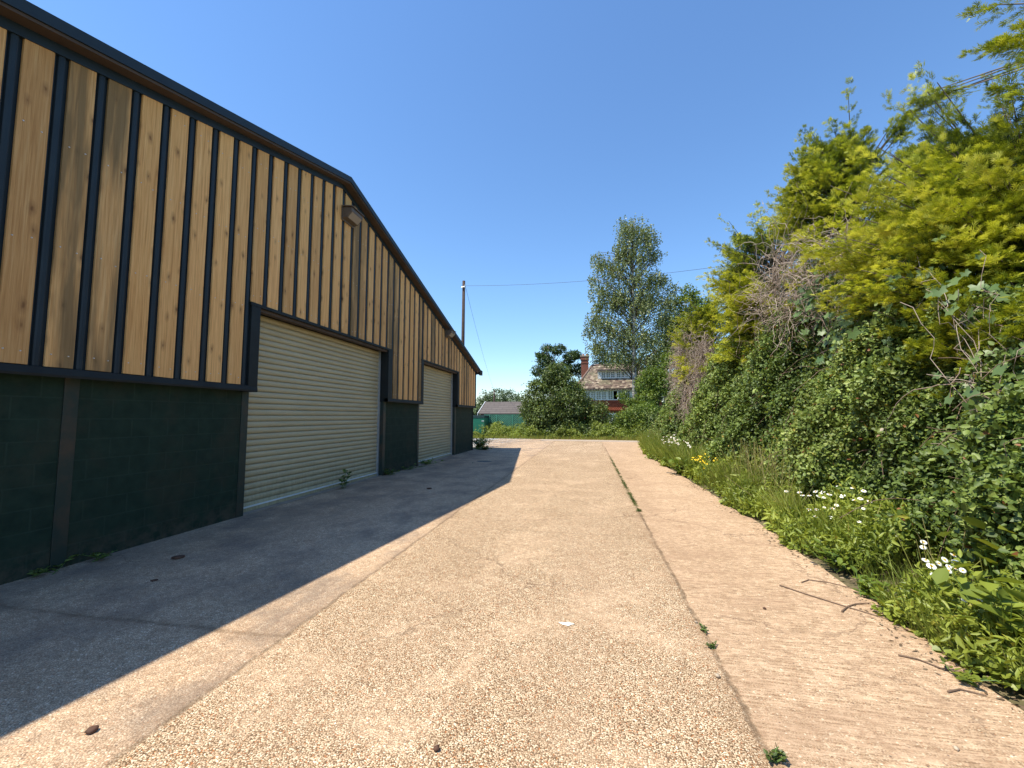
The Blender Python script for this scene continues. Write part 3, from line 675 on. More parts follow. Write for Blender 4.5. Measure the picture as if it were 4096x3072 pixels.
# chimney
ch = MB(); cx0, cx1 = -.80, .14; cyf = ym - .4
ch.box(cx0 + .06, cx1 - .06, cyf, cyf + .9, 4.6, 7.65); ch.box(cx0 + .02, cx1 - .02, cyf - .04, cyf + .94, 7.65, 7.77); ch.box(cx0 + .06, cx1 - .06, cyf, cyf + .9, 7.77, 8.05)
ch.box(cx0, cx1, cyf - .06, cyf + .96, 8.05, 8.43); CH = ch.build('chimney', M['brick'], house)
c2 = MB(); c2.box(cx0 - .05, cx1 + .05, cyf - .11, cyf + 1.01, 8.43, 8.55); c2.build('chimney_cap', M['stain'], CH)
for q in (-.5, -.1):
    c2 = MB(); c2.tube([(q, cyf + .4, 8.55), (q, cyf + .4, 8.78)], [.12, .10], 10); c2.build('chimney_pot', plain('terracotta', (.40, .17, .10), .8), CH)
def window(x0, x1, z0, z1, yf, lights, parent, cols, rws, name='window'):
    f = MB(); f.box(x0, x1, yf - .05, yf + .05, z0, z0 + .09); f.box(x0, x1, yf - .05, yf + .05, z1 - .09, z1)
    edges_ = [x0] + [v for l in lights for v in (l[0], l[1])] + [x1]
    for i in range(0, len(edges_), 2):
        if edges_[i + 1] - edges_[i] > .005: f.box(edges_[i], edges_[i + 1], yf - .045, yf + .045, z0 + .09, z1 - .09)
    wn = f.build(name, M['white'], parent)
    for a, b_, op in lights:
        if op:
            g2 = MB(); g2.box(a, b_, yf + .06, yf + .3, z0 + .09, z1 - .09); g2.build('open_casement_gap', M['darkroom'], wn); continue
        g2 = MB(); g2.box(a, b_, yf + .0, yf + .01, z0 + .09, z1 - .09); g2.build('pane', M['glass'], wn)
        g2 = MB()
        zt0, zt1 = z0 + .09, z1 - .09
        for i in range(cols + 1):
            xx = a + (b_ - a) * i / cols; h_ = .028 if 0 < i < cols else .04; g2.box(max(a, xx - h_), min(b_, xx + h_), yf - .03, yf - .001, zt0, zt1)
        for j in range(rws + 1):
            zz = zt0 + (zt1 - zt0) * j / rws; h_ = .024 if 0 < j < rws else .035
            g2.box(a + .002, b_ - .002, yf - .027, yf - .002, max(zt0, zz - h_), min(zt1, zz + h_))
        g2.build('glazing_bars', M['white'], wn)
hx = lambda c: float(hp(c, 980)[0])
window(hx(435), hx(1400), 3.31, 4.36, HY - .04, [(hx(452), hx(548), 0), (hx(560), hx(650), 0), (hx(668), hx(756), 0), (hx(772), hx(860), 0), (hx(898), hx(990), 0), (hx(1003), hx(1076), 1), (hx(1108), hx(1196), 0), (hx(1238), hx(1330), 0)], house, 2, 4)
b3 = MB(); b3.box(hx(1078), hx(1092), HY - .45, HY - .09, 3.42, 4.27); b3.build('casement', M['white'], house)
# dormer
hd = lambda c: float(hp(c, 590, HY + 1.0)[0]); zd0 = float(hp(900, 660, HY + 1.)[2]); zd1 = float(hp(900, 512, HY + 1.)[2]); yd = HY + 1.0
b3 = MB(); b3.box(hd(688), hd(1345), yd - .5, yd + 2.9, zd1, zd1 + .13); b3.build('dormer_roof', M['felt'], house)
b3 = MB(); b3.box(hd(700), hd(1335), yd + .06, yd + 2.8, zd0 + .02, zd1 - .002); b3.build('dormer_wall', plain('dormer_cheek', (.5, .5, .5), .8), house)
window(hd(695), hd(1340), zd0, zd1 - .004, yd, [(hd(705), hd(745), 0)] + [(hd(a), hd(b_), 0) for a, b_ in ((772, 848), (862, 938), (952, 1028), (1066, 1142), (1158, 1220), (1232, 1288))], house, 2, 3, 'dormer_window')
window(1.9, 3.0, .9, 1.95, HY + .22, [(1.98, 2.42, 0), (2.5, 2.92, 0)], house, 2, 3)

# ================================================================ SHED, TRELLIS, GREEN STORE
SY = 34.
shed = thing('timber_shed', (-8, SY + 2, 0), 'low shed with brown felt roof and white bargeboards behind the green trellis', 'shed')
A = at(1035, 893, SY); B = at(1150, 893, SY); R0 = at(1000, 868, SY + 2.6); R1 = at(1105, 868, SY + 2.6)
zr0, zr1 = (R0[2] + R1[2]) / 2, A[2]
xl = A[0] - .1; xr = B[0] + .2
V = [(xl, SY, zr1), (xr, SY, zr1), (xr - 0, SY + 2.6, zr0), (xl - 0, SY + 2.6, zr0), (xl, SY + 5.2, zr1), (xr, SY + 5.2, zr1)]
# ridge shares the gable ends; the hip-less roof reads slanted in perspective only
b3 = MB(); b3.add(V + [(v[0], v[1], v[2] - .07) for v in V], [(0, 1, 2, 3), (3, 2, 5, 4), (6, 9, 8, 7), (9, 10, 11, 8), (0, 6, 7, 1), (0, 3, 9, 6), (3, 4, 10, 9), (1, 7, 8, 2), (2, 8, 11, 5), (4, 5, 11, 10)])
b3.build('roof', M['felt'], shed)
for x in (xl - .04, xr + .0):
    b3 = MB()
    for s in (0, 1):
        ya, yb = (SY - .05, SY + 2.6) if s == 0 else (SY + 2.6, SY + 5.25)
        za, zb = (zr1 - .02, zr0) if s == 0 else (zr0, zr1 - .02)
        b3.add([(x - .001 * s, ya, za - .14), (x, yb, zb - .14), (x, yb, zb + .05), (x, ya, za + .05), (x + .04, ya, za - .14), (x + .04, yb, zb - .14), (x + .04, yb, zb + .05), (x + .04, ya, za + .05)], [(0, 3, 2, 1), (4, 5, 6, 7), (3, 7, 6, 2), (0, 1, 5, 4), (0, 4, 7, 3), (1, 2, 6, 5)])
    b3.build('bargeboard', M['white'], shed)
b3 = MB(); b3.box(xl + .15, xr - .15, SY + .3, SY + 4.9, 0, zr1 - .03); b3.build('wall', plain('shed_wall', (.10, .085, .07), .9), shed)
TY = 32.6
tr = thing('trellis_fence', (-6.5, TY, 0), 'green diagonal trellis panels on a pale low wall in front of the shed', 'fence')
x0 = at(1047, 900, TY)[0]; x1 = at(1142, 900, TY)[0]; zt = at(1100, 897, TY)[2]; zb = at(1100, 926, TY)[2]
xs_ = [x0, at(1058, 900, TY)[0], at(1073, 900, TY)[0], at(1107, 900, TY)[0], x1]
for i in range(4):
    b3 = MB(); a, b_ = xs_[i] + .05, xs_[i + 1] - .05; hh = zt - zb; sgn = -1 if i == 0 else 1; c = a - hh
    while c < b_ + hh:
        # slat x from c (bottom) to c+hh (top), clipped to the panel
        p0, p1 = (c, c + hh) if sgn > 0 else (c + hh, c); u0, u1 = 0., 1.
        for lim, side in ((a, 0), (b_, 1)):
            d = p1 - p0; uc = (lim - p0) / d
            if (side == 0) == (d > 0): u0 = max(u0, uc)
            else: u1 = min(u1, uc)
        if u1 - u0 > .03:
            q0 = np.array([p0 + (p1 - p0) * u0, TY, zb + hh * u0]); q1 = np.array([p0 + (p1 - p0) * u1, TY, zb + hh * u1]); b3.tube([q0, q1], .026, 4)
        c += .15
    b3.box(a - .05, b_ + .05, TY - .02, TY + .02, zt, zt + .05)
    b3.build('trellis_panel', M['trellis'], tr)
for x in xs_:
    b3 = MB(); b3.box(x - .035, x + .035, TY - .04, TY + .03, 0, zt + .06); b3.build('post', M['trellis'], tr)
b3 = MB(); b3.box(xs_[2] - .15, x1 + .3, TY + .05, TY + .2, .5, zb + .02); b3.box(xs_[2] - .1, xs_[2] + .1, TY + .05, TY + .2, zb + .02, zb + .28); b3.build('low_wall', M['stain'], tr)
b3 = MB(); b3.box(x0, x1 + .1, TY + .9, TY + .95, 0, zt - .02); b3.build('screen_behind', M['greendark'], tr)
GY = 31.2; gx0 = at(985, 900, GY)[0]; gx1 = at(1046.5, 900, GY)[0]; gz = at(1030, 897, GY)[2]
gs = thing('storage_locker', ((gx0 + gx1) / 2, GY, 0), 'green steel storage locker beside the barn corner', 'locker')
b3 = MB(); b3.box(gx0, gx1, GY, GY + 2, 0, gz - .2); b3.build('body', M['greenshed'], gs, bevel=.01)
b3 = MB(); b3.box(gx0 - .02, gx1 + .02, GY - .03, GY + 2.02, gz - .2, gz); b3.build('lid', M['greendark'], gs, bevel=.01)
for z in (.45, 1.25):
    b3 = MB(); b3.box(gx1 - .22, gx1 - .03, GY - .03, GY - .001, z, z + .04); b3.build('hinge', M['palealu'], gs)

# ================================================================ VEGETATION
def lobes_leaves(lobes, total, size, tmpl=LEAF, clump=.28, per=26, shell=.62, upn=.5, droop=0.):
    wts = np.array([l[3] * l[4] * l[5] for l in lobes]) ** .67; wts /= wts.sum(); out = []
    for l, wt in zip(lobes, wts):
        nc = max(3, int(total * wt / per)); d = norm(rnd(nc)); r = rng.uniform(shell, 1.0, nc) ** .8
        C = np.array(l[:3]) + d * r[:, None] * np.array(l[3:6]) * (1 + rng.normal(0, .09, nc))[:, None]
        k = C[:, 2] > .1; C = C[k]; d = d[k]; nc = len(C)
        P = np.repeat(C, per, 0) + rnd(nc * per) * clump * np.array([1, 1, .7]); O = np.repeat(d, per, 0)
        P[:, 2] = np.maximum(P[:, 2], .03)
        Nn = norm(O * .6 + np.array([0, 0, upn]) + rnd(len(P), .5)); D = norm(O * .5 + rnd(len(P), .7) + np.array([0, 0, -.3 - droop]))
        tone = np.clip(np.repeat(rng.normal(.45, .14, nc), per) + rng.normal(0, .17, len(P)), 0, 1)
        out.append(scatter(P, D, Nn, rng.uniform(.7, 1.25, len(P)) * size, tmpl, tone))
    return out
def limbs(base, targets, r0, parent, mat, fork=.35, wob=.25, name='trunk'):
    b3 = MB(); base = np.array(base, float); top = max(targets, key=lambda q: q[2]); top = np.array(top, float)
    tp = [base + (top - base) * u + rng.normal(0, wob * .3, 3) * (0 < u < 1) for u in np.linspace(0, 1, 7)]
    b3.tube(tp, list(np.linspace(r0, r0 * .18, 7)), 9)
    for q in targets:
        q = np.array(q, float)
        if np.allclose(q, top): continue
        u = min(.85, max(.12, (q[2] - base[2]) / max(.1, top[2] - base[2]) * rng.uniform(.55, .8))); a = base + (top - base) * u
        mid = (a + q) / 2 + np.array([0, 0, .12 * np.linalg.norm(q - a)]) + rng.normal(0, wob * .4, 3); rr = r0 * (1 - u) * .55 + .012
        b3.tube([a, (a + mid) / 2 + rng.normal(0, wob * .15, 3), mid, (mid + q) / 2 + rng.normal(0, wob * .2, 3), q], [rr, rr * .8, rr * .6, rr * .4, rr * .2], 6)
    return b3.build(name, mat, parent, smooth=True)
def tree(name, label, cat, base, lobes, total, size, mat, r0, group=None, tmpl=LEAF, clump=.28, per=26, shell=.62, bark='bark', extra=0, droop=0.):
    t = thing(name, base, label, cat, group)
    tg = [l[:3] for l in lobes]
    for l in lobes:
        for _ in range(extra): tg.append(tuple(np.array(l[:3]) + norm(rnd(1))[0] * np.array(l[3:6]) * .8))
    limbs(base, tg, r0, t, M[bark])
    leafobj('crown' if cat == 'tree' else 'foliage', lobes_leaves(lobes, total, size, tmpl, clump, per, shell, droop=droop), mat, t)
    return t
def L(dx, dy, Y, rx, rz, ry=None):        # lobe in metres from a display point and depth
    p = at(dx, dy, Y); return (p[0], p[1], p[2], rx, ry or rx, rz)
# big rounded shrub
tree('rounded_shrub', 'large rounded dark green shrub left of the house', 'shrub', (-3., 32.4, 0),
     [L(1195, 860, 32.4, 1.5, 1.5), L(1170, 895, 32, 1.35, 1.1), L(1222, 885, 32, 1.4, 1.3), L(1195, 818, 32.6, .95, 1.0), L(1222, 835, 32.6, 1.1, .9), L(1150, 862, 32.2, .8, .9), L(1240, 845, 32.6, .8, .8), L(1205, 800, 32.8, .8, .7), L(1235, 870, 32.2, 1.1, 1.2), L(1145, 880, 32, .7, .9), L(1175, 925, 31.8, 1.3, .55), L(1225, 925, 31.8, 1.4, .55), L(1165, 835, 32.4, .75, .6)],
     30000, .16, M['shrub'], .12, clump=.2, per=24, shell=.6)
tree('oak_tree', 'open crowned oak rising above the rounded shrub beside the chimney', 'tree', (-4.2, 50, 0),
     [L(1178, 778, 50, .95, .75), L(1205, 755, 50, .9, .5), L(1232, 770, 50, .8, .7), L(1160, 800, 50, .6, .6), L(1190, 800, 50, 1., .8), L(1222, 800, 50, 1., .9), L(1245, 765, 50, .55, .4), L(1182, 752, 50, .6, .35), L(1168, 765, 50, .5, .35), L(1250, 800, 50.5, .6, .8)],
     9500, .21, M['oak'], .28, clump=.17, per=16, shell=.55, extra=4)
# dark conifers behind the house
for dx, dyt, r, lab in ((1294, 738, 1.7, 'dark conifer directly right of the house chimney'), (1320, 712, 2., 'taller dark conifer behind the middle of the house roof'), (1348, 724, 2., 'dark conifer behind the birch trunk above the dormer')):
    p = at(dx, dyt, 58); h = p[2]
    tree('dark_conifer', lab, 'tree', (p[0], 58, 0), [(p[0], 58, h - .8 - i * 1.1, r * (.45 + .16 * i), r * (.45 + .16 * i), .8) for i in range(7)], 5200, .2, M['olive'], .2, 'dark conifers behind the house', clump=.24, per=20, bark='bark')
# birch
def birch():
    base = at(1372, 905, 36.); base[2] = 0; t = thing('birch_tree', base, 'tall weeping birch with pale trunk in front of the house', 'tree')
    cl = [(1372, 500, 1.4, 1.2), (1350, 490, .9, .9), (1400, 510, .95, .9), (1365, 545, 1.55, 1.2), (1408, 545, .7, .8), (1300, 565, 1.0, .8), (1325, 585, 1.2, 1.), (1372, 600, 1.5, 1.2), (1412, 600, .75, .8), (1300, 625, 1.0, 1.0), (1338, 640, 1.4, 1.1), (1385, 660, 1.5, 1.2), (1285, 690, .9, 1.), (1310, 700, 1.2, 1.1), (1350, 715, 1.5, 1.1), (1400, 725, 1.6, 1.2), (1435, 690, 1., 1.), (1430, 600, .9, .6), (1440, 650, 1.2, .9), (1455, 620, .6, .4), (1290, 745, .9, .8), (1325, 765, 1.2, .8), (1362, 770, 1.2, .8), (1400, 780, 1.1, .7), (1270, 715, .5, .5), (1440, 760, 1.1, 1.1), (1432, 546, .3, .2), (1285, 550, .5, .35), (1330, 655, 1.0, 1.), (1295, 660, .7, .7), (1345, 540, .9, .9), (1400, 640, 1.1, 1.), (1278, 600, .4, .5)]
    lb = [L(a, b_, 36, r1, r2) for a, b_, r1, r2 in cl]
    b3 = MB(); tp = [at(x, y, 36.) for x, y in ((1373, 905), (1371, 840), (1371, 800), (1368, 740), (1370, 680), (1366, 600), (1370, 530), (1370, 472))]; tp[0][2] = 0
    b3.tube(tp, [.24, .21, .19, .15, .12, .08, .045, .02], 10); b3.build('trunk', M['birchbark'], t, smooth=True)
    b3 = MB(); tips = []
    for l in lb:
        for _ in range(4):
            q = np.array(l[:3]) + norm(rnd(1))[0] * np.array(l[3:6]) * .75; zz = max(4.5, q[2] - rng.uniform(1., 3.2)); u = [p for p in tp]
            zs = [p[2] for p in tp]; a = np.array([np.interp(zz, zs, [p[i] for p in tp]) for i in range(3)])
            mid = a * .45 + q * .55 + np.array([0, 0, .35]); b3.tube([a, mid, q], [.045, .028, .01], 5); tips.append(q)
    b3.build('branches', M['bark'], t, smooth=True)
    # drooping strings of small leaves
    n = 4700; li = rng.choice(len(lb), n, p=(lambda w_: w_ / w_.sum())(np.array([l[3] * l[5] for l in lb]))); Lb = np.array(lb)[li]
    c = Lb[:, :3] + norm(rnd(n)) * (rng.uniform(.05, 1.25, n) ** .7)[:, None] * Lb[:, 3:6]; m_ = 9
    ln = rng.uniform(.35, .95, n); u = np.linspace(0, 1, m_)
    drift = norm(rnd(n)) * .25; P = c[:, None] + drift[:, None] * u[None, :, None] * ln[:, None, None]; P[:, :, 2] -= ln[:, None] * u[None] ** 1.3
    k2 = norm(rnd(n)); P = P.reshape(-1, 3) + rnd(n * m_, .05); Nn = norm(rnd(len(P)) + np.array([-.2, -.3, .5])); D = norm(rnd(len(P), .6) + np.array([0, 0, -.8]))
    tone = np.clip(np.repeat(rng.normal(.45, .16, n), m_) + rng.normal(0, .18, len(P)), 0, 1)
    leafobj('crown', [scatter(P, D, Nn, rng.uniform(.075, .13, len(P)), ROUND, tone)], M['birchleaf'], t)
birch()
tree('dense_tree', 'dense dark tree filling the gap right of the birch trunk', 'tree', (5.6, 41, 0),
     [L(1405, 840, 40, 1.2, 2.), L(1430, 800, 40, 1.4, 1.8), L(1425, 870, 39, 1.3, 1.2), L(1410, 760, 41, 1.1, 1.3), L(1450, 740, 42, 1.4, 1.4), L(1395, 890, 38, 1., .9), L(1450, 690, 42, 1.1, .9)], 15000, .17, M['shrub'], .25, clump=.24)
tree('bright_maple', 'bright yellow green tree peeping between birch and golden conifers', 'tree', (8.4, 36, 0),
     [L(1480, 655, 36, .9, .9), L(1500, 690, 36, 1.5, 1.), L(1455, 790, 35, 1.1, 1.2), L(1440, 830, 34, .9, .9), L(1470, 750, 36, 1.2, 1.1), L(1530, 690, 36, 1., .9), L(1490, 630, 36, .6, .5), L(1515, 660, 36, .8, .5), L(1500, 740, 36, 1.5, 1.), L(1470, 710, 36, .9, .9)], 14500, .18, M['bright'], .2, clump=.2, per=20)
tree('understorey_tree', 'light green leafy branches right beside the birch trunk', 'tree', (3.9, 34.5, 0),
     [L(1392, 830, 34.5, .7, .8), L(1412, 815, 34.5, .8, .7), L(1395, 862, 34, .8, .7), L(1345, 855, 34.5, .35, .3), L(1362, 868, 34.3, .5, .35)], 4600, .16, M['bright'], .08, clump=.17, per=18)
bush = [('laurel_bush', 'bright green laurel bush at the lane edge under the birch', (1372, 905, 31.6, 1.35, .85), (1395, 895, 31.8, 1., .8), 'bright', 8000),
        ('mixed_bush', 'mid green bush below the white window row of the house', (1292, 900, 32.2, .9, 1.05), (1318, 932, 31.6, 1.2, .5), 'shrub', 7000),
        ('mixed_bush', 'yellowish bush hiding the foot of the red tiled wall', (1338, 921, 32., .7, .6), (1350, 930, 31.5, .8, .5), 'bright', 5500),
        ('mixed_bush', 'dark low bush between the rounded shrub and the house', (1268, 895, 32.8, 1., 1.3), (1262, 930, 31.6, 1., .5), 'shrub', 6500),
        ('mixed_bush', 'bush at the far right of the lane beside the hedge end', (1420, 915, 30.8, .9, .75), (1402, 932, 30.3, .8, .45), 'shrub', 6000)]
for nm, lab, a, b_, mt, tot in bush:
    l1, l2 = L(a[0], a[1], a[2], a[3], a[4]), L(b_[0], b_[1], b_[2], b_[3], b_[4])
    l3 = ((l1[0] + l2[0]) / 2 + .3, l1[1] - .3, .6, a[3] * .9, a[3] * .8, .6)
    tree(nm, lab, 'bush', (l1[0], l1[1], 0), [l1, l2, l3], tot, .14, M[mt], .05, 'bushes along the lane', clump=.17, per=20)
# far trees beyond the shed
for dx, dy, r, tot, lab in ((1052, 862, 2.2, 1500, 'small bright far tree above the shed roof left of the far pole'), (1090, 856, 3.4, 3200, 'wide far tree above the shed roof right of the far pole'), (1052, 848, 1.0, 500, 'slim pale far tree top beyond the shed')):
    p = at(dx, dy, 95); tree('far_tree', lab, 'tree', (p[0], 95, 0), [(p[0] - r * .4, 95, p[2] - .5, r * .7, r * .7, r * .6), (p[0] + r * .4, 95, p[2] - .8, r * .7, r * .7, r * .55), (p[0], 95, p[2] - 2.2, r, r, 1.6)], tot, .42, M['haze_leaf'], .3, 'far trees beyond the shed', clump=.45, per=14)
# distant wood along the horizon
n = 42000; wx = rng.uniform(-150, 150, n); wy = rng.uniform(135, 160, n); wh = 4.2 + 1.2 * np.sin(wx * .09) + .8 * np.sin(wx * .31 + 1)
P = np.stack([wx, wy, rng.uniform(0, 1, n) ** .7 * wh], -1)
tag(leafobj('distant_wood', [scatter(P, rnd(n), norm(rnd(n, .5) + np.array([0, -.5, .6])), rng.uniform(.9, 1.6, n), ROUND, rng.random(n))], M['haze_leaf']), kind='stuff')

# ---------------------------------------------------------------- hedge: bramble thicket
def hedge_pts(n, y0, y1, dmin=0., dmax=1.):
    """points on the thicket's skin; s=0 foot, 1 top"""
    y = rng.uniform(y0, y1, n); s = rng.uniform(dmin, dmax, n); H = htop(y)
    z = .45 + s * (H - .45); x = edge(y) + 1.05 + .75 * s * (H / 4) + .25 * s ** 3
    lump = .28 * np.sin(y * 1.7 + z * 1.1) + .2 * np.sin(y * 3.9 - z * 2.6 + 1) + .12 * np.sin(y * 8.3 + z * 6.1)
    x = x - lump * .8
    return x, y, z, lump
def thicket(name, label, y0, y1, per_m, size, seed):
    o = thing(name, (4.6, (y0 + y1) / 2, 0), label, 'bramble thicket', 'bramble thicket sections')
    n = int((y1 - y0) * per_m); x, y, z, l = hedge_pts(n // 3, y0, y1)
    dp = np.abs(rng.normal(0, .17, len(x))); x = x + dp - .05 - np.where(rng.random(len(x)) < .12, rng.uniform(0, .22, len(x)), 0)
    # arching sprays stick out here and there
    C = np.stack([x, y, z], -1); P = np.repeat(C, 3, 0) + rnd(len(C) * 3, .035)
    O = np.tile(np.array([-.6, -.25, .85]), (len(C), 1)) + rnd(len(C), .42); N0 = np.repeat(norm(O), 3, 0); N0 = norm(N0 + rnd(len(N0), .3))
    D0 = norm(rnd(len(C), 1) + np.array([-.2, -.1, -.35])); D = norm(np.repeat(D0, 3, 0) + rnd(len(P), .7))
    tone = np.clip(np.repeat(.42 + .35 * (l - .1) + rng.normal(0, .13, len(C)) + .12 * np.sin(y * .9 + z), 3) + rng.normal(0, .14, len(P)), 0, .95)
    tone = np.where(rng.random(len(P)) < .012, rng.uniform(.96, 1, len(P)), tone)
    sz = size * np.repeat(rng.uniform(.55, 1.5, len(C)), 3) * rng.uniform(.75, 1.15, len(P))
    top = []
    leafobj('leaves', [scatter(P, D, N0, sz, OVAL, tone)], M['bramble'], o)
    m_ = int((y1 - y0) * 9); x, y, z, l = hedge_pts(m_, y0, y1); q = np.linspace(0, 1, 8); dirs = norm(rnd(m_) + np.array([-.3, 0, .3])); ln = rng.uniform(.4, 1.3, m_)
    Pt = np.stack([x - .02, y, z], -1)[:, None] + dirs[:, None] * (q[None, :, None] - .5) * ln[:, None, None]; Pt[:, :, 2] += (.25 * ln[:, None] * (1 - (2 * q - 1) ** 2)[None]) ; Pt += rng.normal(0, .015, Pt.shape)
    v, f, tt = tubes(Pt, np.full(Pt.shape[:2], .004)); mesh_obj('canes', v, f, M['stick'], o)
    # solid dark core added inside to stop light leaking between the leaves
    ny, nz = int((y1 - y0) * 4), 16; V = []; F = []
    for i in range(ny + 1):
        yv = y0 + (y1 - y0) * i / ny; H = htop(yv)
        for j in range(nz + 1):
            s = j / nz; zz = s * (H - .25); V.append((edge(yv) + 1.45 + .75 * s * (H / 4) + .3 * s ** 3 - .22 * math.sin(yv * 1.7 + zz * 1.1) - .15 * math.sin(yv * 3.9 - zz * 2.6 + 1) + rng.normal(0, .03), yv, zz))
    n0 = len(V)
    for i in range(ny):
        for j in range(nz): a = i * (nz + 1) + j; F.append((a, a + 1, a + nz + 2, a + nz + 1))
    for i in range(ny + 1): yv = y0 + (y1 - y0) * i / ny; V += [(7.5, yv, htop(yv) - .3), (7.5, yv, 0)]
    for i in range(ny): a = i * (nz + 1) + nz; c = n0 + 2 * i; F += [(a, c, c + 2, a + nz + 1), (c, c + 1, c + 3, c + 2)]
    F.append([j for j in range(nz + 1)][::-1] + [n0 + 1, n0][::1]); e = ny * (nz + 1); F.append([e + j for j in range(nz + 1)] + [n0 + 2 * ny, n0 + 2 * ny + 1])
    b3 = MB(); b3.add(V, F); b3.build('inner_occluder', M['core'], o)
thicket('bramble_thicket', 'dense dark bramble thicket nearest the camera on the right, behind the near daisies', 1.5, 9.0, 27000, .050, 1)
thicket('bramble_thicket', 'dense bramble thicket in the middle of the hedge below the dead vine tangle', 9.01, 17.0, 17000, .062, 2)
thicket('bramble_thicket', 'far low end of the bramble thicket beside the lane', 17.01, 28.5, 8000, .085, 3)
# large-leaved vine
def vine(name, label, spots, n, size):
    pts = []
    for (dx, dy, X, r) in spots:
        r_ = RT * (dx * K - 512) / FPX + UP * (384 - dy * K) / FPX + FW; c = np.array([0, 0, CZ]) + r_ * (X / r_[0]); m_ = int(n * r * r)
        pts.append(c + rnd(m_, .5) * np.array([.25, r, r]))
    P = np.concatenate(pts); t = thing(name, P.mean(0) * np.array([1, 1, 0]), label, 'vine')
    Nn = norm(np.array([-.7, -.25, .6]) + rnd(len(P), .3)); D = norm(np.array([0, -.1, -1.]) + rnd(len(P), .5))
    leafobj('leaves', [scatter(P, D, Nn, size * rng.uniform(.55, 1.2, len(P)), PALM, np.clip(rng.normal(.5, .22, len(P)), 0, 1))], M['vine'], t)
    m_ = 60; i = rng.integers(0, len(P), m_); j = rng.integers(0, len(P), m_); q = np.linspace(0, 1, 9)[None, :, None]; A, B_ = P[i][:, None], P[j][:, None]
    k_ = np.linalg.norm(P[i] - P[j], axis=1) < 1.8; Pt = (A + (B_ - A) * q)[k_] + rng.normal(0, .04, (k_.sum(), 9, 3)); v, f, tt = tubes(Pt, np.full(Pt.shape[:2], .0035)); mesh_obj('stems', v, f, M['dead'], t, attrs={'tone': tt})
vine('hop_vine', 'broad leaved vine climbing over the thicket below the dead tangle', [(1790, 660, 4.05, .7), (1850, 650, 4.05, .5), (1740, 660, 4.0, .45), (1900, 700, 3.95, .4), (1960, 600, 4.1, .4), (1780, 630, 4.05, .45), (1830, 720, 3.9, .4)], 210, .15)
vine('wild_vine', 'broad dark vine leaves hanging at the right edge of the hedge', [(2140, 900, 3.75, .35), (2180, 950, 3.7, .3), (2150, 840, 3.8, .3), (2080, 640, 3.95, .35), (1960, 545, 4.2, .3), (2200, 760, 3.9, .35), (2190, 1020, 3.6, .3)], 190, .12)

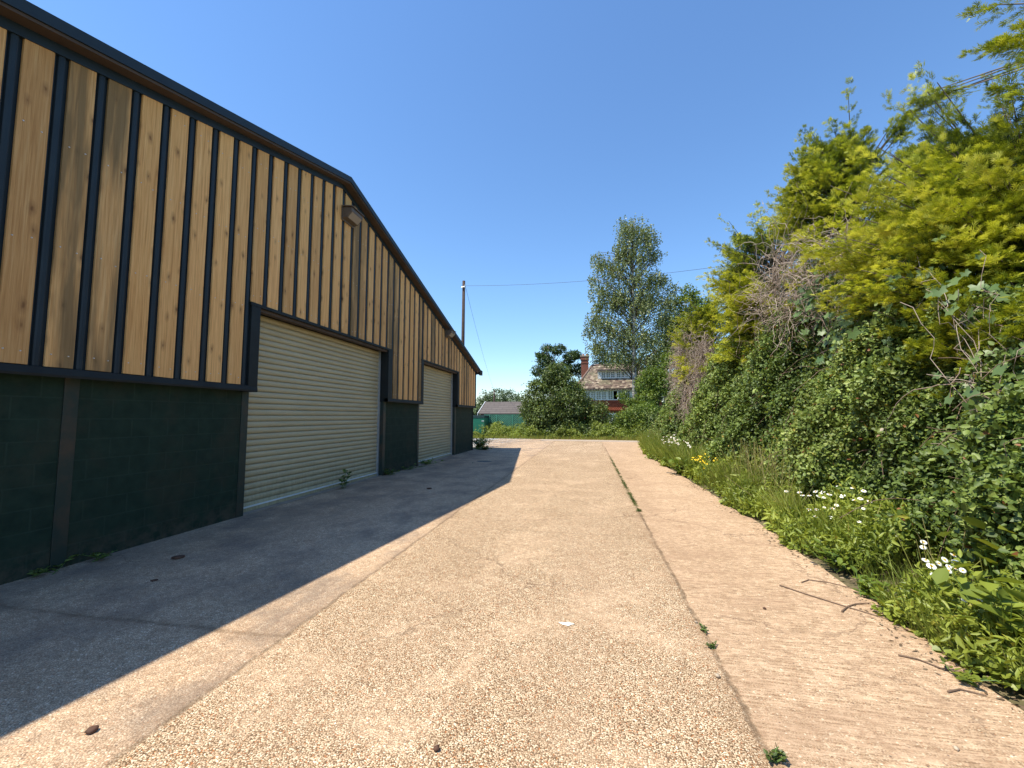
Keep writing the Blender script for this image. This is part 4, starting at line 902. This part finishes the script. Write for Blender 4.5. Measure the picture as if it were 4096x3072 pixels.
# ---------------------------------------------------------------- golden conifers
def conifer(label, x, y, h, r, nplume, z0=1.2, sparse_above=None, pokes=(), taper=.55, fl=.19, spike=0, side=.9):
    t = thing('golden_conifer', (x, y, 0), label, 'conifer', 'golden conifers in the hedge')
    Zs = []; 
    def R(z):
        u = np.clip((z - z0) / (h - z0), 0, 1); return r * np.where(u < taper, .85 + .15 * u / taper, np.sqrt(np.clip(1 - ((u - taper) / (1 - taper)) ** 1.6, 0, 1)))
    nb_ = max(1, nplume // 6); zb = rng.uniform(z0, h * .985, nb_)
    phb = np.where(rng.random(nb_) < side, rng.normal(math.pi * 1.07, 1.0, nb_), rng.uniform(0, 2 * math.pi, nb_)); lb_ = 1 + rng.normal(0, .15, nb_)
    z = np.repeat(zb, 6) + rng.normal(0, .13, nb_ * 6); ph = np.repeat(phb, 6) + rng.normal(0, .20, nb_ * 6); z = np.clip(z, z0 - .2, h); m_ = len(z)
    lump = np.repeat(lb_, 6) * (1 + .10 * np.sin(ph * 3 + z * 2.3 + x * 7)) * rng.uniform(.85, 1.08, m_)
    Rz = R(z) * lump; rad0 = Rz * rng.uniform(.25, .7, m_); rad1 = Rz * rng.uniform(.85, 1.15, m_) + .12
    u = (z - z0) / (h - z0); ep = np.radians(12 + 38 * u + rng.normal(0, 11, m_))
    dr = np.stack([np.cos(ph) * np.cos(ep), np.sin(ph) * np.cos(ep), np.sin(ep)], -1)
    A = np.stack([x + np.cos(ph) * rad0, y + np.sin(ph) * rad0, z], -1); Ln = np.maximum(.35, (rad1 - rad0) / np.cos(ep))
    if spike:
        q = rng.uniform(0, 2 * math.pi, spike); rr = R(np.full(spike, h * .9)) * .7 + .1
        zz = h - rng.uniform(.1, .9, spike); A = np.concatenate([A, np.stack([x + np.cos(q) * rr, y + np.sin(q) * rr, zz], -1)]); d2 = norm(np.stack([np.cos(q) * .45, np.sin(q) * .45, np.ones(spike)], -1)); dr = np.concatenate([dr, d2]); Ln = np.concatenate([Ln, rng.uniform(.35, .7, spike)])
    extra = []
    for (dx, dy, X, lx, n_) in pokes:          # boughs that reach out of the thicket
        r_ = RT * (dx * K - 512) / FPX + UP * (384 - dy * K) / FPX + FW; c = np.array([0, 0, CZ]) + r_ * (X / r_[0])
        for _ in range(n_):
            tip = c + rnd(1)[0] * np.array([.12, .35, .13]) * lx; base = tip + norm((np.array([x, y, tip[2] - .6]) - tip)[None])[0] * rng.uniform(.5, .9); d = tip - base; l_ = np.linalg.norm(d)
            A = np.concatenate([A, base[None]]); dr = np.concatenate([dr, (d / l_)[None]]); Ln = np.concatenate([Ln, [l_]])
    m_ = len(A); nb2 = 14; ns = 11
    Pn = norm(np.array([0, 0, 1.]) - dr * dr[:, 2:3] + rnd(m_, .25)); side_ = norm(np.cross(dr, Pn)); Pn = np.cross(side_, dr)
    tb = np.linspace(.18, 1., nb2)[None] + rng.normal(0, .02, (m_, nb2)); sg = np.where(np.arange(nb2) % 2 == 0, 1., -1.)[None, :, None] * rng.uniform(.5, 1.1, (m_, nb2, 1)) * (1.15 - .85 * tb[:, :, None])
    droop = -.14 * Ln[:, None] * tb ** 2
    B0 = A[:, None] + dr[:, None] * (tb * Ln[:, None])[:, :, None]; B0[:, :, 2] += droop
    Db = norm(dr[:, None] * .85 + side_[:, None] * sg + Pn[:, None] * rng.normal(.05, .3, (m_, nb2, 1))); Lb2 = (.36 * (1.18 - tb) + .05) * np.clip(Ln[:, None], .5, 1.1) * rng.uniform(.7, 1.2, (m_, nb2))
    us = np.linspace(.1, 1, ns)[None, None]; P = B0[:, :, None] + Db[:, :, None] * (us * Lb2[:, :, None])[..., None] + rng.normal(0, .014, (m_, nb2, ns, 3)); P[..., 2] -= .05 * us ** 2 * 1.
    Sb = norm(np.cross(Db, Pn[:, None])); s2 = np.where(np.arange(ns) % 2 == 0, 1., -1.)[None, None, :, None] * rng.uniform(.2, .8, (m_, nb2, ns, 1))
    D = norm(Db[:, :, None] + Sb[:, :, None] * s2 + rng.normal(0, .22, (m_, nb2, ns, 3)) + np.array([0, 0, .1])); Nn = norm(Pn[:, None, None] + rng.normal(0, .45, (m_, nb2, ns, 3)))
    sz = fl * .36 * rng.uniform(.7, 1.3, (m_, nb2, ns))
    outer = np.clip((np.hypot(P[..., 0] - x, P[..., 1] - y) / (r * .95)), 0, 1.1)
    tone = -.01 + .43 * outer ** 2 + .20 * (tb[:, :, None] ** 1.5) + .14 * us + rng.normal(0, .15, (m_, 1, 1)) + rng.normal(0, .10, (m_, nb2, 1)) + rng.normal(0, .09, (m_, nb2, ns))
    if len(pokes): npk = sum(p[4] for p in pokes); tone[-npk:] = .45 + .12 * us + rng.normal(0, .12, (npk, nb2, ns))
    fl_ = lambda a: a.reshape(-1, 3) if a.ndim == 4 else a.ravel()
    P, D, Nn, sz, tone = fl_(P), fl_(D), fl_(Nn), fl_(sz), fl_(tone)
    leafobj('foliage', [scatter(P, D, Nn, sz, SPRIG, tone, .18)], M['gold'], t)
    b3 = MB(); b3.tube([(x, y, 0), (x + .05, y, h * .5), (x, y, h * .96)], [.16, .11, .02], 8); b3.build('trunk', M['bark'], t, smooth=True)
    q = np.linspace(0, 1, 5)[None, :, None]; st_ = np.array([x, y, 0]) * np.array([1, 1, 0]) + np.stack([np.zeros(m_), np.zeros(m_), np.clip(A[:, 2] - .3, .3, h * .95)], -1)
    Pt = st_[:, None] * (1 - q) + (A + dr * Ln[:, None] * .8)[:, None] * q; v, f, tt2 = tubes(Pt, np.linspace(.022, .005, 5)[None].repeat(m_, 0)); mesh_obj('branches', v, f, M['bark'], t)
    return t
conifer('golden conifer whose crown fills the upper right of the hedge', 5.8, 6.4, 5.0, 1.8, 600, z0=2.75, taper=.35, pokes=((1960, 850, 4.0, .8, 10), (2080, 700, 4.0, 1.2, 16), (2190, 690, 3.9, 1., 12), (2040, 760, 4.05, 1.2, 12), (2050, 610, 4.2, 1., 10)), spike=10)
conifer('ragged tall conifer with sparse bare branches at the top right corner', 6.1, 5.2, 7.2, 1.5, 1, z0=6.3, pokes=((1985, 215, 4.9, .35, 4), (2170, 70, 4.6, .8, 3), (2090, 15, 4.6, .5, 1), (2200, 130, 4.6, .6, 2), (2195, 185, 4.5, .6, 2), (2140, 110, 4.7, .7, 1)))
conifer('golden conifer with pointed shoots left of the largest golden crown', 5.4, 9.4, 6.9, 1.15, 400, z0=3.3, pokes=((1790, 830, 4.1, 1.1, 16), (1860, 600, 4.5, 1.2, 10), (1870, 560, 4.6, 1, 8)), spike=16)
conifer('golden conifer above the pale tangle of dead stems', 5.2, 12.5, 6.5, 1.35, 360, z0=3.0, pokes=((1600, 590, 4.3, .8, 8),), spike=16)
conifer('smallest golden conifer at the far end of the hedge beside the dead vine curtain', 4.75, 17.2, 5.6, 1.15, 300, z0=2.9, pokes=((1540, 790, 3.95, 1.2, 12), (1500, 745, 4.0, 1.2, 8), (1480, 690, 4.2, 1, 6)), fl=.18, spike=6)
conifer('narrow golden conifer between two larger ones behind the vine', 6.0, 14.9, 6.3, 1.1, 170, z0=3.2, fl=.18, spike=6)
# ---------------------------------------------------------------- dead tangles
def tangle(name, label, spots, n, hang):
    pts = []; 
    for (dx, dy, X, ry, rz_, wgt) in spots:
        r_ = RT * (dx * K - 512) / FPX + UP * (384 - dy * K) / FPX + FW; c = np.array([0, 0, CZ]) + r_ * (X / r_[0]); m_ = int(n * wgt)
        pts.append(c + rng.normal(0, 1, (m_, 3)) * np.array([.16, ry, rz_]) * .55)
    P0 = np.concatenate(pts); m_ = 14; n_ = len(P0); d = norm(rnd(n_) + np.array([-.1, 0, -.9 * hang])); P = [P0]
    for _ in range(m_ - 1):
        d = norm(d + rnd(n_, .38) + np.array([0, 0, -.12 * hang])); P.append(P[-1] + d * rng.uniform(.05, .11, (n_, 1)) * 1.3 * np.array([.6, 1, 1]))
    Pt = np.stack(P, 1); t = thing(name, (P0.mean(0)[0], P0.mean(0)[1], 0), label, 'dead vine')
    th = rng.uniform(.003, .009, n_)[:, None] * np.linspace(1.1, .5, m_)[None]
    v, f, tt = tubes(Pt, th); mesh_obj('stems', v, f, M['dead'], t, attrs={'tone': tt})
    P = Pt[:, ::3].reshape(-1, 3) + rnd(n_ * len(range(0, m_, 3)), .03); k_ = rng.random(len(P)) < .25; P = P[k_]
    leafobj('withered_leaves', [scatter(P, rnd(len(P)), rnd(len(P)), rng.uniform(.03, .06, len(P)), LEAF, rng.random(len(P)))], M['dead'], t)
tangle('dead_vine', 'pale tangle of bare dead stems below the golden conifer in mid hedge', [(1690, 620, 4.0, .5, .6, 1), (1720, 650, 3.95, .6, .5, 1), (1740, 580, 4.05, .5, .4, .6), (1650, 660, 3.95, .5, .5, .8), (1820, 545, 4.1, .4, .3, .7), (1690, 560, 4.1, .4, .4, .5)], 72, .2)
tangle('dead_vine', 'pale curtain of dead stems hanging at the far end of the hedge', [(1480, 760, 3.95, 1.1, .7, 1.2), (1478, 810, 3.9, 1.3, .8, 1.6), (1495, 850, 3.8, 1., .6, 1.1), (1515, 770, 4.0, .9, .7, .9), (1490, 720, 4.1, .8, .4, .7)], 420, 1.)
tangle('dead_vine', 'few curling bare vine stems at the right edge of the hedge', [(2190, 830, 3.7, .3, .4, 1), (2120, 800, 3.9, .3, .3, .6)], 2, .4)

# ---------------------------------------------------------------- verge growth (stuff)
def verge_cloud():
    parts = []
    n = 95000; y = 1.8 + rng.random(n) ** 1.7 * 26; d = rng.uniform(.03, 1.35, n); k_ = noise1(y * 1.1, d * 1.6) > -.25; y, d = y[k_], d[k_]; n = len(y)
    e = edge(y) + .10 * np.sin(y * 2.9) + .06 * np.sin(y * 7.3); x = e + d; z = mound(x, y) * rng.uniform(.35, 1.2, n) + rng.uniform(0, .08, n)
    z = np.minimum(z, .95); sc = np.interp(y, [2, 8, 20], [.036, .05, .085])
    P = np.stack([x, y, z], -1); Nn = norm(np.array([-.35, -.15, 1.]) + rnd(n, .45)); D = norm(rnd(n) + np.array([-.4, -.2, .0]))
    tone = np.clip(.45 + .22 * noise1(y * .8 + 4, d * 2.2) + rng.normal(0, .17, n), 0, 1) * .97
    h_ = rng.random(n) < .55; z2 = np.where(h_, 0, rng.uniform(0, .16, n)); P = P + np.stack([z2 * 0, z2 * 0, z2], -1)
    parts.append(scatter(P[h_], D[h_], Nn[h_], (sc * rng.uniform(.5, 1.4, n))[h_], ROUND, tone[h_]))
    q = ~h_; D2 = norm(D[q] + np.array([0, 0, .7]) * rng.random((q.sum(), 1)))
    parts.append(scatter(P[q], D2, norm(Nn[q] + rnd(q.sum(), .4)), (sc * rng.uniform(.9, 2.6, n))[q], (LEAF[0] * np.array([.6, 1, 1]), LEAF[1]), np.clip(tone[q] + .12, 0, .96))); return parts
def noise1(a, b_): return .5 * np.sin(a * 2.1 + b_) + .3 * np.sin(a * 4.7 - b_ * 2.3 + 1.3) + .25 * np.sin(b_ * 5.1 + a * .9)
tag(leafobj('verge_weeds', verge_cloud(), M['verge']), kind='stuff')
def blades(n, y0, y1, dlo, dhi, hl, wpow=1.6, thr=-9.):
    y = y0 + rng.random(n) ** wpow * (y1 - y0); d = rng.uniform(dlo, dhi, n); k_ = noise1(y * .9 + 3, d * 1.5 + 2) > thr; y, d = y[k_], d[k_]; n = len(y)
    x = edge(y) + d + .1 * np.sin(y * 2.9); z = np.maximum(mound(x, y) * .25 - .02, 0); ln = hl * rng.uniform(.5, 1.3, n)
    lean = norm(rnd(n)) * .38; D = norm(lean + np.array([-.22, -.05, 1.])); Nn = norm(rnd(n) * np.array([1, 1, .1]) + np.array([-.4, -.4, .3]))
    return scatter(np.stack([x, y, np.minimum(z, .5)], -1), D, Nn, ln, BLADE, np.clip(.3 + .2 * noise1(y, d) + rng.normal(0, .2, n), 0, .95), .25)
tag(leafobj('verge_grass', [blades(9000, 1.8, 27, .05, .95, .26), blades(6000, 6.5, 11, .2, 1.15, .5, 1.2, .1), blades(6000, 12, 26, .1, 1.0, .7, 1.1), blades(5000, 2.5, 12, .3, 1.15, .5, 1.3, .05), blades(2200, 2.2, 4.5, .1, 1.3, .36, 1., .1)], M['grass']), kind='stuff')
# dry stalks standing in the verge
def stalks(n, y0, y1, h, name):
    y = rng.uniform(y0, y1, n); x = edge(y) + rng.uniform(.4, 1.1, n); q = np.linspace(0, 1, 6)[None, :, None]; ln = h * rng.uniform(.6, 1.2, n)
    dd = norm(rnd(n, .25) + np.array([0, 0, 1.])); Pt = np.stack([x, y, np.full(n, .1)], -1)[:, None] + dd[:, None] * q * ln[:, None, None]
    v, f, tt = tubes(Pt, np.full(Pt.shape[:2], .004)); return v, f, tt
m_v = merge([stalks(160, 7.5, 9.6, .95, 'x'), stalks(30, 2.4, 4.5, .6, 'x'), stalks(160, 14, 24, .9, 'x')])
tag(mesh_obj('dry_stalks', m_v[0], m_v[1], M['grass'], attrs={'tone': .8 + .2 * m_v[2]}), kind='stuff')
# far verge of nettles and grass behind the lane
def farverge():
    parts = []
    n = 34000; x = rng.uniform(-9.5, 5.5, n); yb = np.interp(x, [-9.5, -4, 1, 5.5], [31.0, 30.4, 29.9, 28.9]); y = yb + rng.uniform(0, 1.8, n); hh = (.45 + .35 * np.clip(noise1(x * 1.2, y), -1, 1) + .45 * np.clip(y - yb - .2, 0, 1))
    z = hh * rng.uniform(.1, 1.1, n); tone = np.clip(.4 + .2 * noise1(x * 2, y) + rng.normal(0, .18, n), 0, .95)
    parts.append(scatter(np.stack([x, y, np.maximum(z, .02)], -1), norm(rnd(n) + np.array([0, 0, .5])), norm(rnd(n, .5) + np.array([-.2, -.4, 1])), rng.uniform(.07, .15, n), LEAF, tone))
    return parts
tag(leafobj('nettles', farverge(), M['verge']), kind='stuff')
n = 8000; x = rng.uniform(-9.5, 5.5, n); yb = np.interp(x, [-9.5, -4, 1, 5.5], [30.6, 30.0, 29.5, 28.6]); y = yb + rng.uniform(0, 1.4, n)
tag(leafobj('far_grass', [scatter(np.stack([x, y, np.zeros(n)], -1), norm(rnd(n, .25) + np.array([0, 0, 1.])), norm(rnd(n) + np.array([0, -1, 0])), rng.uniform(.15, .38, n), (BLADE[0] * np.array([1.6, 1, 1]), BLADE[1]), rng.uniform(.3, 1, n))], M['grass']), kind='stuff')
n = 2000; y = 1.8 + rng.random(n) ** 1.5 * 24; x = edge(y) + .1 * np.sin(y * 2.9) + rng.normal(-.02, .09, n)
n_l = n; LT = leafobj('leaf_litter', [scatter(np.stack([x, y, np.full(n, .006)], -1), norm(rnd(n) * np.array([1, 1, .1])), norm(rnd(n, .3) + np.array([0, 0, 1.])), rng.uniform(.012, .045, n), (LEAF[0] * np.array([.8, 1, .6]), LEAF[1]), rng.random(n))], leafmat('litter', [(0, (.12, .08, .05)), (.6, (.24, .17, .11)), (1, (.38, .30, .20))], .9, 0, .1, .1)); tag(LT, kind='stuff')
# broad-leaved docks etc
def weed(name, label, x, y, n, h, size, mat='verge', group=None, spread=.15, cat='weed'):
    t = thing(name, (x, y, 0), label, cat, group); ns = max(1, n // 9); b3 = MB(); P = []; D = []
    for i in range(ns):
        tip = np.array([x, y, 0]) + np.array([rng.normal(0, spread), rng.normal(0, spread), h * rng.uniform(.6, 1.05)]); b0 = np.array([x + rng.normal(0, spread * .3), y + rng.normal(0, spread * .3), 0])
        b3.tube([b0, (b0 + tip) / 2 + rng.normal(0, .01, 3), tip], [.005, .004, .002], 5)
        for j in range(9):
            u = rng.uniform(.1, 1); P.append(b0 + (tip - b0) * u); a = rng.uniform(0, 6.28); D.append((math.cos(a), math.sin(a), rng.uniform(.0, .8)))
    P = np.array(P); D = norm(np.array(D)); Nn = norm(np.array([0, 0, 1.]) + rnd(len(P), .3) )
    b3.build('stem', M['stem'], t); leafobj('leaves', [scatter(P, D, Nn, size * rng.uniform(.6, 1.3, len(P)), LEAF, np.clip(rng.normal(.45, .2, len(P)), 0, .95))], M[mat], t)
    return t
gw = 'weeds at the barn foot'
weed('wall_weed', 'low weed tuft at the foot of the dark green wall nearest the camera', XB + .06, 3.52, 60, .10, .07, 'shrub', gw, .16)
weed('wall_weed', 'small weed tuft at the wall foot right of the worn column', XB + .07, 3.98, 50, .09, .06, 'shrub', gw, .13)
weed('wall_weed', 'upright sow thistle growing at the foot of the large roller door', XB + .12, 8.72, 40, .42, .11, 'shrub', gw, .07)
weed('wall_weed', 'weed tuft at the right jamb of the large roller door', XB + .1, 10.95, 90, .16, .08, 'shrub', gw, .2)
weed('wall_weed', 'low weeds between the two roller doors', XB + .08, 12.1, 90, .13, .07, 'shrub', gw, .3)
weed('wall_weed', 'low grass tuft under the small roller door', XB + .1, 13.7, 120, .14, .08, 'bright', gw, .4)
weed('corner_weed', 'dark bushy weed at the far corner of the barn', XB + .15, 20.5, 420, .55, .12, 'shrub', gw, .28)
weed('corner_weed', 'tall weed spikes just beyond the barn corner', XB + .05, 21.6, 260, 1.25, .12, 'verge', gw, .25)
weed('corner_weed', 'sprawling low weed on the concrete at the barn corner', XB + .5, 19.9, 160, .14, .12, 'shrub', gw, .3)
gd = 'leafy plants in the verge'
q = hit(3980, 2330, .05); weed('dock_plant', 'yellow green broad leaved plant at the right edge beyond the near daisies', q[0] + .1, q[1], 130, .85, .16, 'verge', gd, .18)
q = hit(4040, 2560, .05); weed('dock_plant', 'large leaved plant at the bottom right verge', q[0] + .05, q[1], 110, .55, .15, 'verge', gd, .15)
q = hit(3360, 2250, .02); weed('low_plant', 'round leaved low plant at the verge edge in the middle distance', q[0], q[1], 160, .22, .08, 'bright', gd, .14)
q = hit(3480, 2380, .02); weed('low_plant', 'round leaved low plant on the concrete edge before the near daisies', q[0], q[1], 120, .18, .075, 'bright', gd, .12)
q = hit(2740, 1890, .03); weed('low_plant', 'bright leafy clump at the verge foot near the yellow flowers', q[0], q[1], 260, .45, .16, 'bright', gd, .25)
q = hit(3900, 2720, .0); weed('creeping_weed', 'creeping bramble shoot on the concrete at the lower right', q[0] - .02, q[1], 50, .06, .06, 'verge', gd, .14)
weed('crack_weed', 'tiny green tuft in the slab joint at the bottom of the picture', .83, 2.27, 60, .05, .03, 'shrub', 'moss tufts in the slab joint', .03)
for yy_, lab in ((3.25, 'tiny weed in the slab joint beside a pebble'), (3.5, 'second tiny weed a little farther up the slab joint')): weed('crack_weed', lab, .82, yy_, 36, .03, .022, 'shrub', 'moss tufts in the slab joint', .03)
n = 1500; y = 7.5 + rng.random(n) ** 1.6 * 9; P = np.stack([.82 + rng.normal(0, .02, n), y, np.zeros(n)], -1)[(np.sin(y * 3.1) + np.sin(y * 7.7)) > -.5]
tag(leafobj('joint_moss', [scatter(P, norm(rnd(len(P), .6) + np.array([0, 0, .7])), rnd(len(P)), rng.uniform(.012, .03, len(P)), LEAF, rng.uniform(.1, .5, len(P)))], M['shrub']), kind='stuff')

# ---------------------------------------------------------------- daisies
def daisy_mesh():
    pet = MB()
    for i in range(18):
        a = 2 * math.pi * i / 18; ca, sa = math.cos(a), math.sin(a); w0, w1 = .0016, .0036; px_, py_ = -sa, ca
        pts = [(.006, w0, .0), (.017, w1, .002), (.025, w1 * .7, -.0005), (.0265, 0, -.001)]
        V = [(r * ca + w_ * px_, r * sa + w_ * py_, z) for r, w_, z in pts] + [(r * ca - w_ * px_, r * sa - w_ * py_, z) for r, w_, z in pts[:3]]
        pet.add(V, [(0, 4, 5, 1), (1, 5, 6, 2), (2, 6, 3)])
    dsc = MB(); V = [(0, 0, .005)] + [(.0075 * math.cos(q), .0075 * math.sin(q), .0045) for q in np.arange(8) * math.pi / 4] + [(.0105 * math.cos(q), .0105 * math.sin(q), .0) for q in np.arange(8) * math.pi / 4]
    dsc.add(V, [(0, 1 + i, 1 + (i + 1) % 8) for i in range(8)] + [(1 + i, 9 + i, 9 + (i + 1) % 8, 1 + (i + 1) % 8) for i in range(8)])
    return pet, dsc
pet, dsc = daisy_mesh(); proto = None
def daisy(pos, scale, label, group, tilt):
    global proto
    if proto is None:
        r = thing('oxeye_daisy', (0, 0, 0), label, 'flower', group)
        pet.build('petals', M['petal'], r); dsc.build('flower_centre', M['disc'], r)
        s_ = MB(); s_.tube([(0, 0, -.001), (.004, .004, -.12), (.0, .0, -.26)], .0015, 5); s_.build('stalk', M['stem'], r); proto = r
    else: r = copy_tree(proto)
    r['label'] = label; r['group'] = group
    r.location = pos; r.scale = (scale,) * 3; r.rotation_euler = tilt
near = [(175, 495), (172, 533), (188, 628), (232, 672), (330, 625), (395, 592), (408, 640), (287, 652), (360, 675), (362, 705), (408, 690), (462, 703), (255, 735), (485, 920), (588, 930)]
for i, (cx, cy) in enumerate(near):
    q = hit(3600 + cx / 1.843, 1900 + cy / 1.843, .24); g = 'oxeye daisies near the camera'
    lab = {13: 'left one of the lowest pair of white daisies at the near right verge', 14: 'right one of the lowest pair of white daisies at the near right verge', 3: 'largest white daisy facing the camera in the near clump', 0: 'topmost white daisy above the near clump'}.get(i, 'white oxeye daisy with yellow centre in the near clump on the right verge')
    daisy(q, rng.uniform(.75, 1.05) if i != 3 else 1.25, lab, g, (rng.uniform(.35, .9), rng.uniform(-.35, .25), rng.uniform(-.3, .9)))
midd = [(715, 365), (768, 428), (645, 551), (708, 556), (722, 570), (755, 571), (785, 552), (810, 560), (825, 580), (850, 566), (893, 528), (908, 578), (960, 535), (1012, 549), (970, 595), (998, 586), (1040, 598), (1012, 633), (885, 617), (865, 633), (825, 628), (788, 638), (752, 638), (658, 628), (785, 670), (853, 674), (990, 695), (820, 552), (915, 570), (800, 575)]
for cx, cy in midd:
    q = hit(2600 + cx / 1.185, 1500 + cy / 1.185, .2)
    daisy(q, rng.uniform(.85, 1.3), 'white daisy in the loose clump below the thicket in the middle verge', 'oxeye daisies in the middle verge', (rng.uniform(.1, .5), rng.uniform(-.4, .1), rng.uniform(-.5, .5)))
for i in range(34):
    q = hit(1900 + rng.normal(1740, 75) / 2.212, 1650 + rng.normal(250, 28) / 2.212, .45)
    daisy(q, rng.uniform(1.2, 1.9), 'small white daisy in the far clump near the end of the hedge', 'oxeye daisies in the far verge', (rng.uniform(.2, .8), rng.uniform(-.4, .2), rng.uniform(-.5, .5)))
# ragwort and stake
q = hit(1900 + 2020 / 2.212, 1650 + 420 / 2.212, .45); t = thing('ragwort', (q[0], q[1], 0), 'yellow flowering ragwort standing in the verge', 'flower')
b3 = MB(); 
for i in range(7): b3.tube([(q[0], q[1], 0), (q[0] + rng.normal(0, .08), q[1] + rng.normal(0, .1), q[2] - .1)], .005, 5)
b3.build('stem', M['stem'], t)
n = 45; P = np.array([q[0], q[1], q[2]]) + rnd(n) * np.array([.12, .16, .06]); leafobj('florets', [scatter(P, norm(rnd(n)), norm(rnd(n, .4) + np.array([-.2, -.4, 1])), rng.uniform(.03, .05, n), ROUND, rng.random(n))], M['rag'], t)
q = hit(1900 + 1850 / 2.212, 1650 + 300 / 2.212, .1); q2 = np.array([q[0] + .16, q[1], q[2] + .95]); b3 = MB(); b3.tube([(q[0], q[1], .0), tuple(q), tuple(q2)], .016, 6)
tag(b3.build('marker_stake', M['white'], loc=(q[0], q[1], 0)), 'thin leaning white stake in the far verge beside the daisies', 'stake')

# ---------------------------------------------------------------- litter on the concrete
def stick(pts, r, label):
    b3 = MB(); pts = [(p[0], p[1], r + .002) if len(p) == 2 else p for p in pts]; m_ = len(pts); b3.tube(pts, list(np.linspace(r, r * .5, m_)), 6)
    tag(b3.build('fallen_stick', M['stick'], loc=tuple(pts[0])), label, 'stick', 'sticks on the concrete')
stick([(1.76, 4.50), (1.9, 4.33), (2.08, 4.14), (2.22, 4.0), (2.3, 3.92)], .006, 'long thin straight stick lying on the concrete beside the verge')
stick([(2.02, 4.0), (2.12, 4.11), (2.22, 4.18), (2.35, 4.22)], .007, 'short crooked twig at the verge edge beside the long stick')
stick([(2.0, 4.62), (2.1, 4.70), (2.26, 4.66), (2.45, 4.5)], .005, 'curved twig farther up the verge edge')
stick([(2.03, 2.98), (2.12, 3.02), (2.22, 2.98)], .006, 'small bent twig on the concrete at the lower right')
stick([(2.02, 3.36), (2.11, 3.33), (2.18, 3.24), (2.3, 3.2)], .006, 'knobbly twig casting a shadow near the lower right verge')
def lump(name, x, y, r, mat, label, cat, group=None, flat=.6, seed=0):
    g = np.random.default_rng(seed); V = []; F = []
    import bmesh
    bm = bmesh.new(); bmesh.ops.create_icosphere(bm, subdivisions=2, radius=r)
    for v in bm.verts: v.co *= 1 + g.normal(0, .10); v.co.z *= flat
    me = bpy.data.meshes.new(name); bm.to_mesh(me); bm.free(); me.polygons.foreach_set('use_smooth', [True] * len(me.polygons)); me.materials.append(mat)
    o = bpy.data.objects.new(name, me); COL.objects.link(o); o.location = (x, y, r * flat * .85); tag(o, label, cat, group)
for i, (x, y, r, lab) in enumerate(((.76, 2.90, .016, 'round tan pebble in the lower part of the slab joint'), (.80, 3.60, .013, 'small tan pebble in the slab joint above the tiny weeds'), (1.42, 3.95, .013, 'dark pebble alone on the right concrete strip'), (-.74, 2.05, .016, 'dark pebble near the bottom edge of the picture'), (1.72, 2.5, .012, 'grey pebble at the lower right of the concrete'), (-4.9, 3.42, .014, 'pale pebble in the shade near the barn wall'), (-3.95, 14.2, .03, 'tiny white pebble in the barn shadow far off'))):
    lump('pebble', x, y, r, M['pebble'] if i not in (2, 3) else M['deadleaf'], lab, 'pebble', 'loose pebbles', .7, i)
lump('dead_leaf', -2.51, 1.85, .026, M['deadleaf'], 'curled dead brown leaf on the sunlit concrete at the lower left', 'leaf', None, .5, 21)
for x, y, r, lab in ((-4.6, 4.15, .06, 'dark clod of dirt in the shade near the barn wall'), (-4.2, 3.55, .03, 'small dark clod in the shade before the wall'), (-3.5, 9.0, .06, 'small dark clod in the shade before the large roller door')):
    lump('dirt_clod', x, y, r, M['deadleaf'], lab, 'clod', 'clods in the barn shade', .25, int(r * 1000))
b3 = MB(); a = np.arange(14) * 2 * math.pi / 14; b3.add([(-.19 + .055 * math.cos(q) * (1 + .3 * math.sin(3 * q)), 3.4 + .028 * math.sin(q) * (1 + .3 * math.cos(5 * q)), .0045) for q in a], [tuple(range(14))])
tag(b3.build('paint_splash', M['lime']), 'pale chalky splash mark in the middle of the sunlit concrete', 'mark')
b3 = MB(); b3.add([(-3.7 + .28 * math.cos(q), 14.8 + .22 * math.sin(q), .0045) for q in a], [tuple(range(14))])
tag(b3.build('drain_cover', M['navy2']), 'small dark drain cover in the concrete within the barn shadow', 'drain cover')
print('verts', sum(len(o.data.vertices) for o in bpy.data.objects if o.type == 'MESH'))
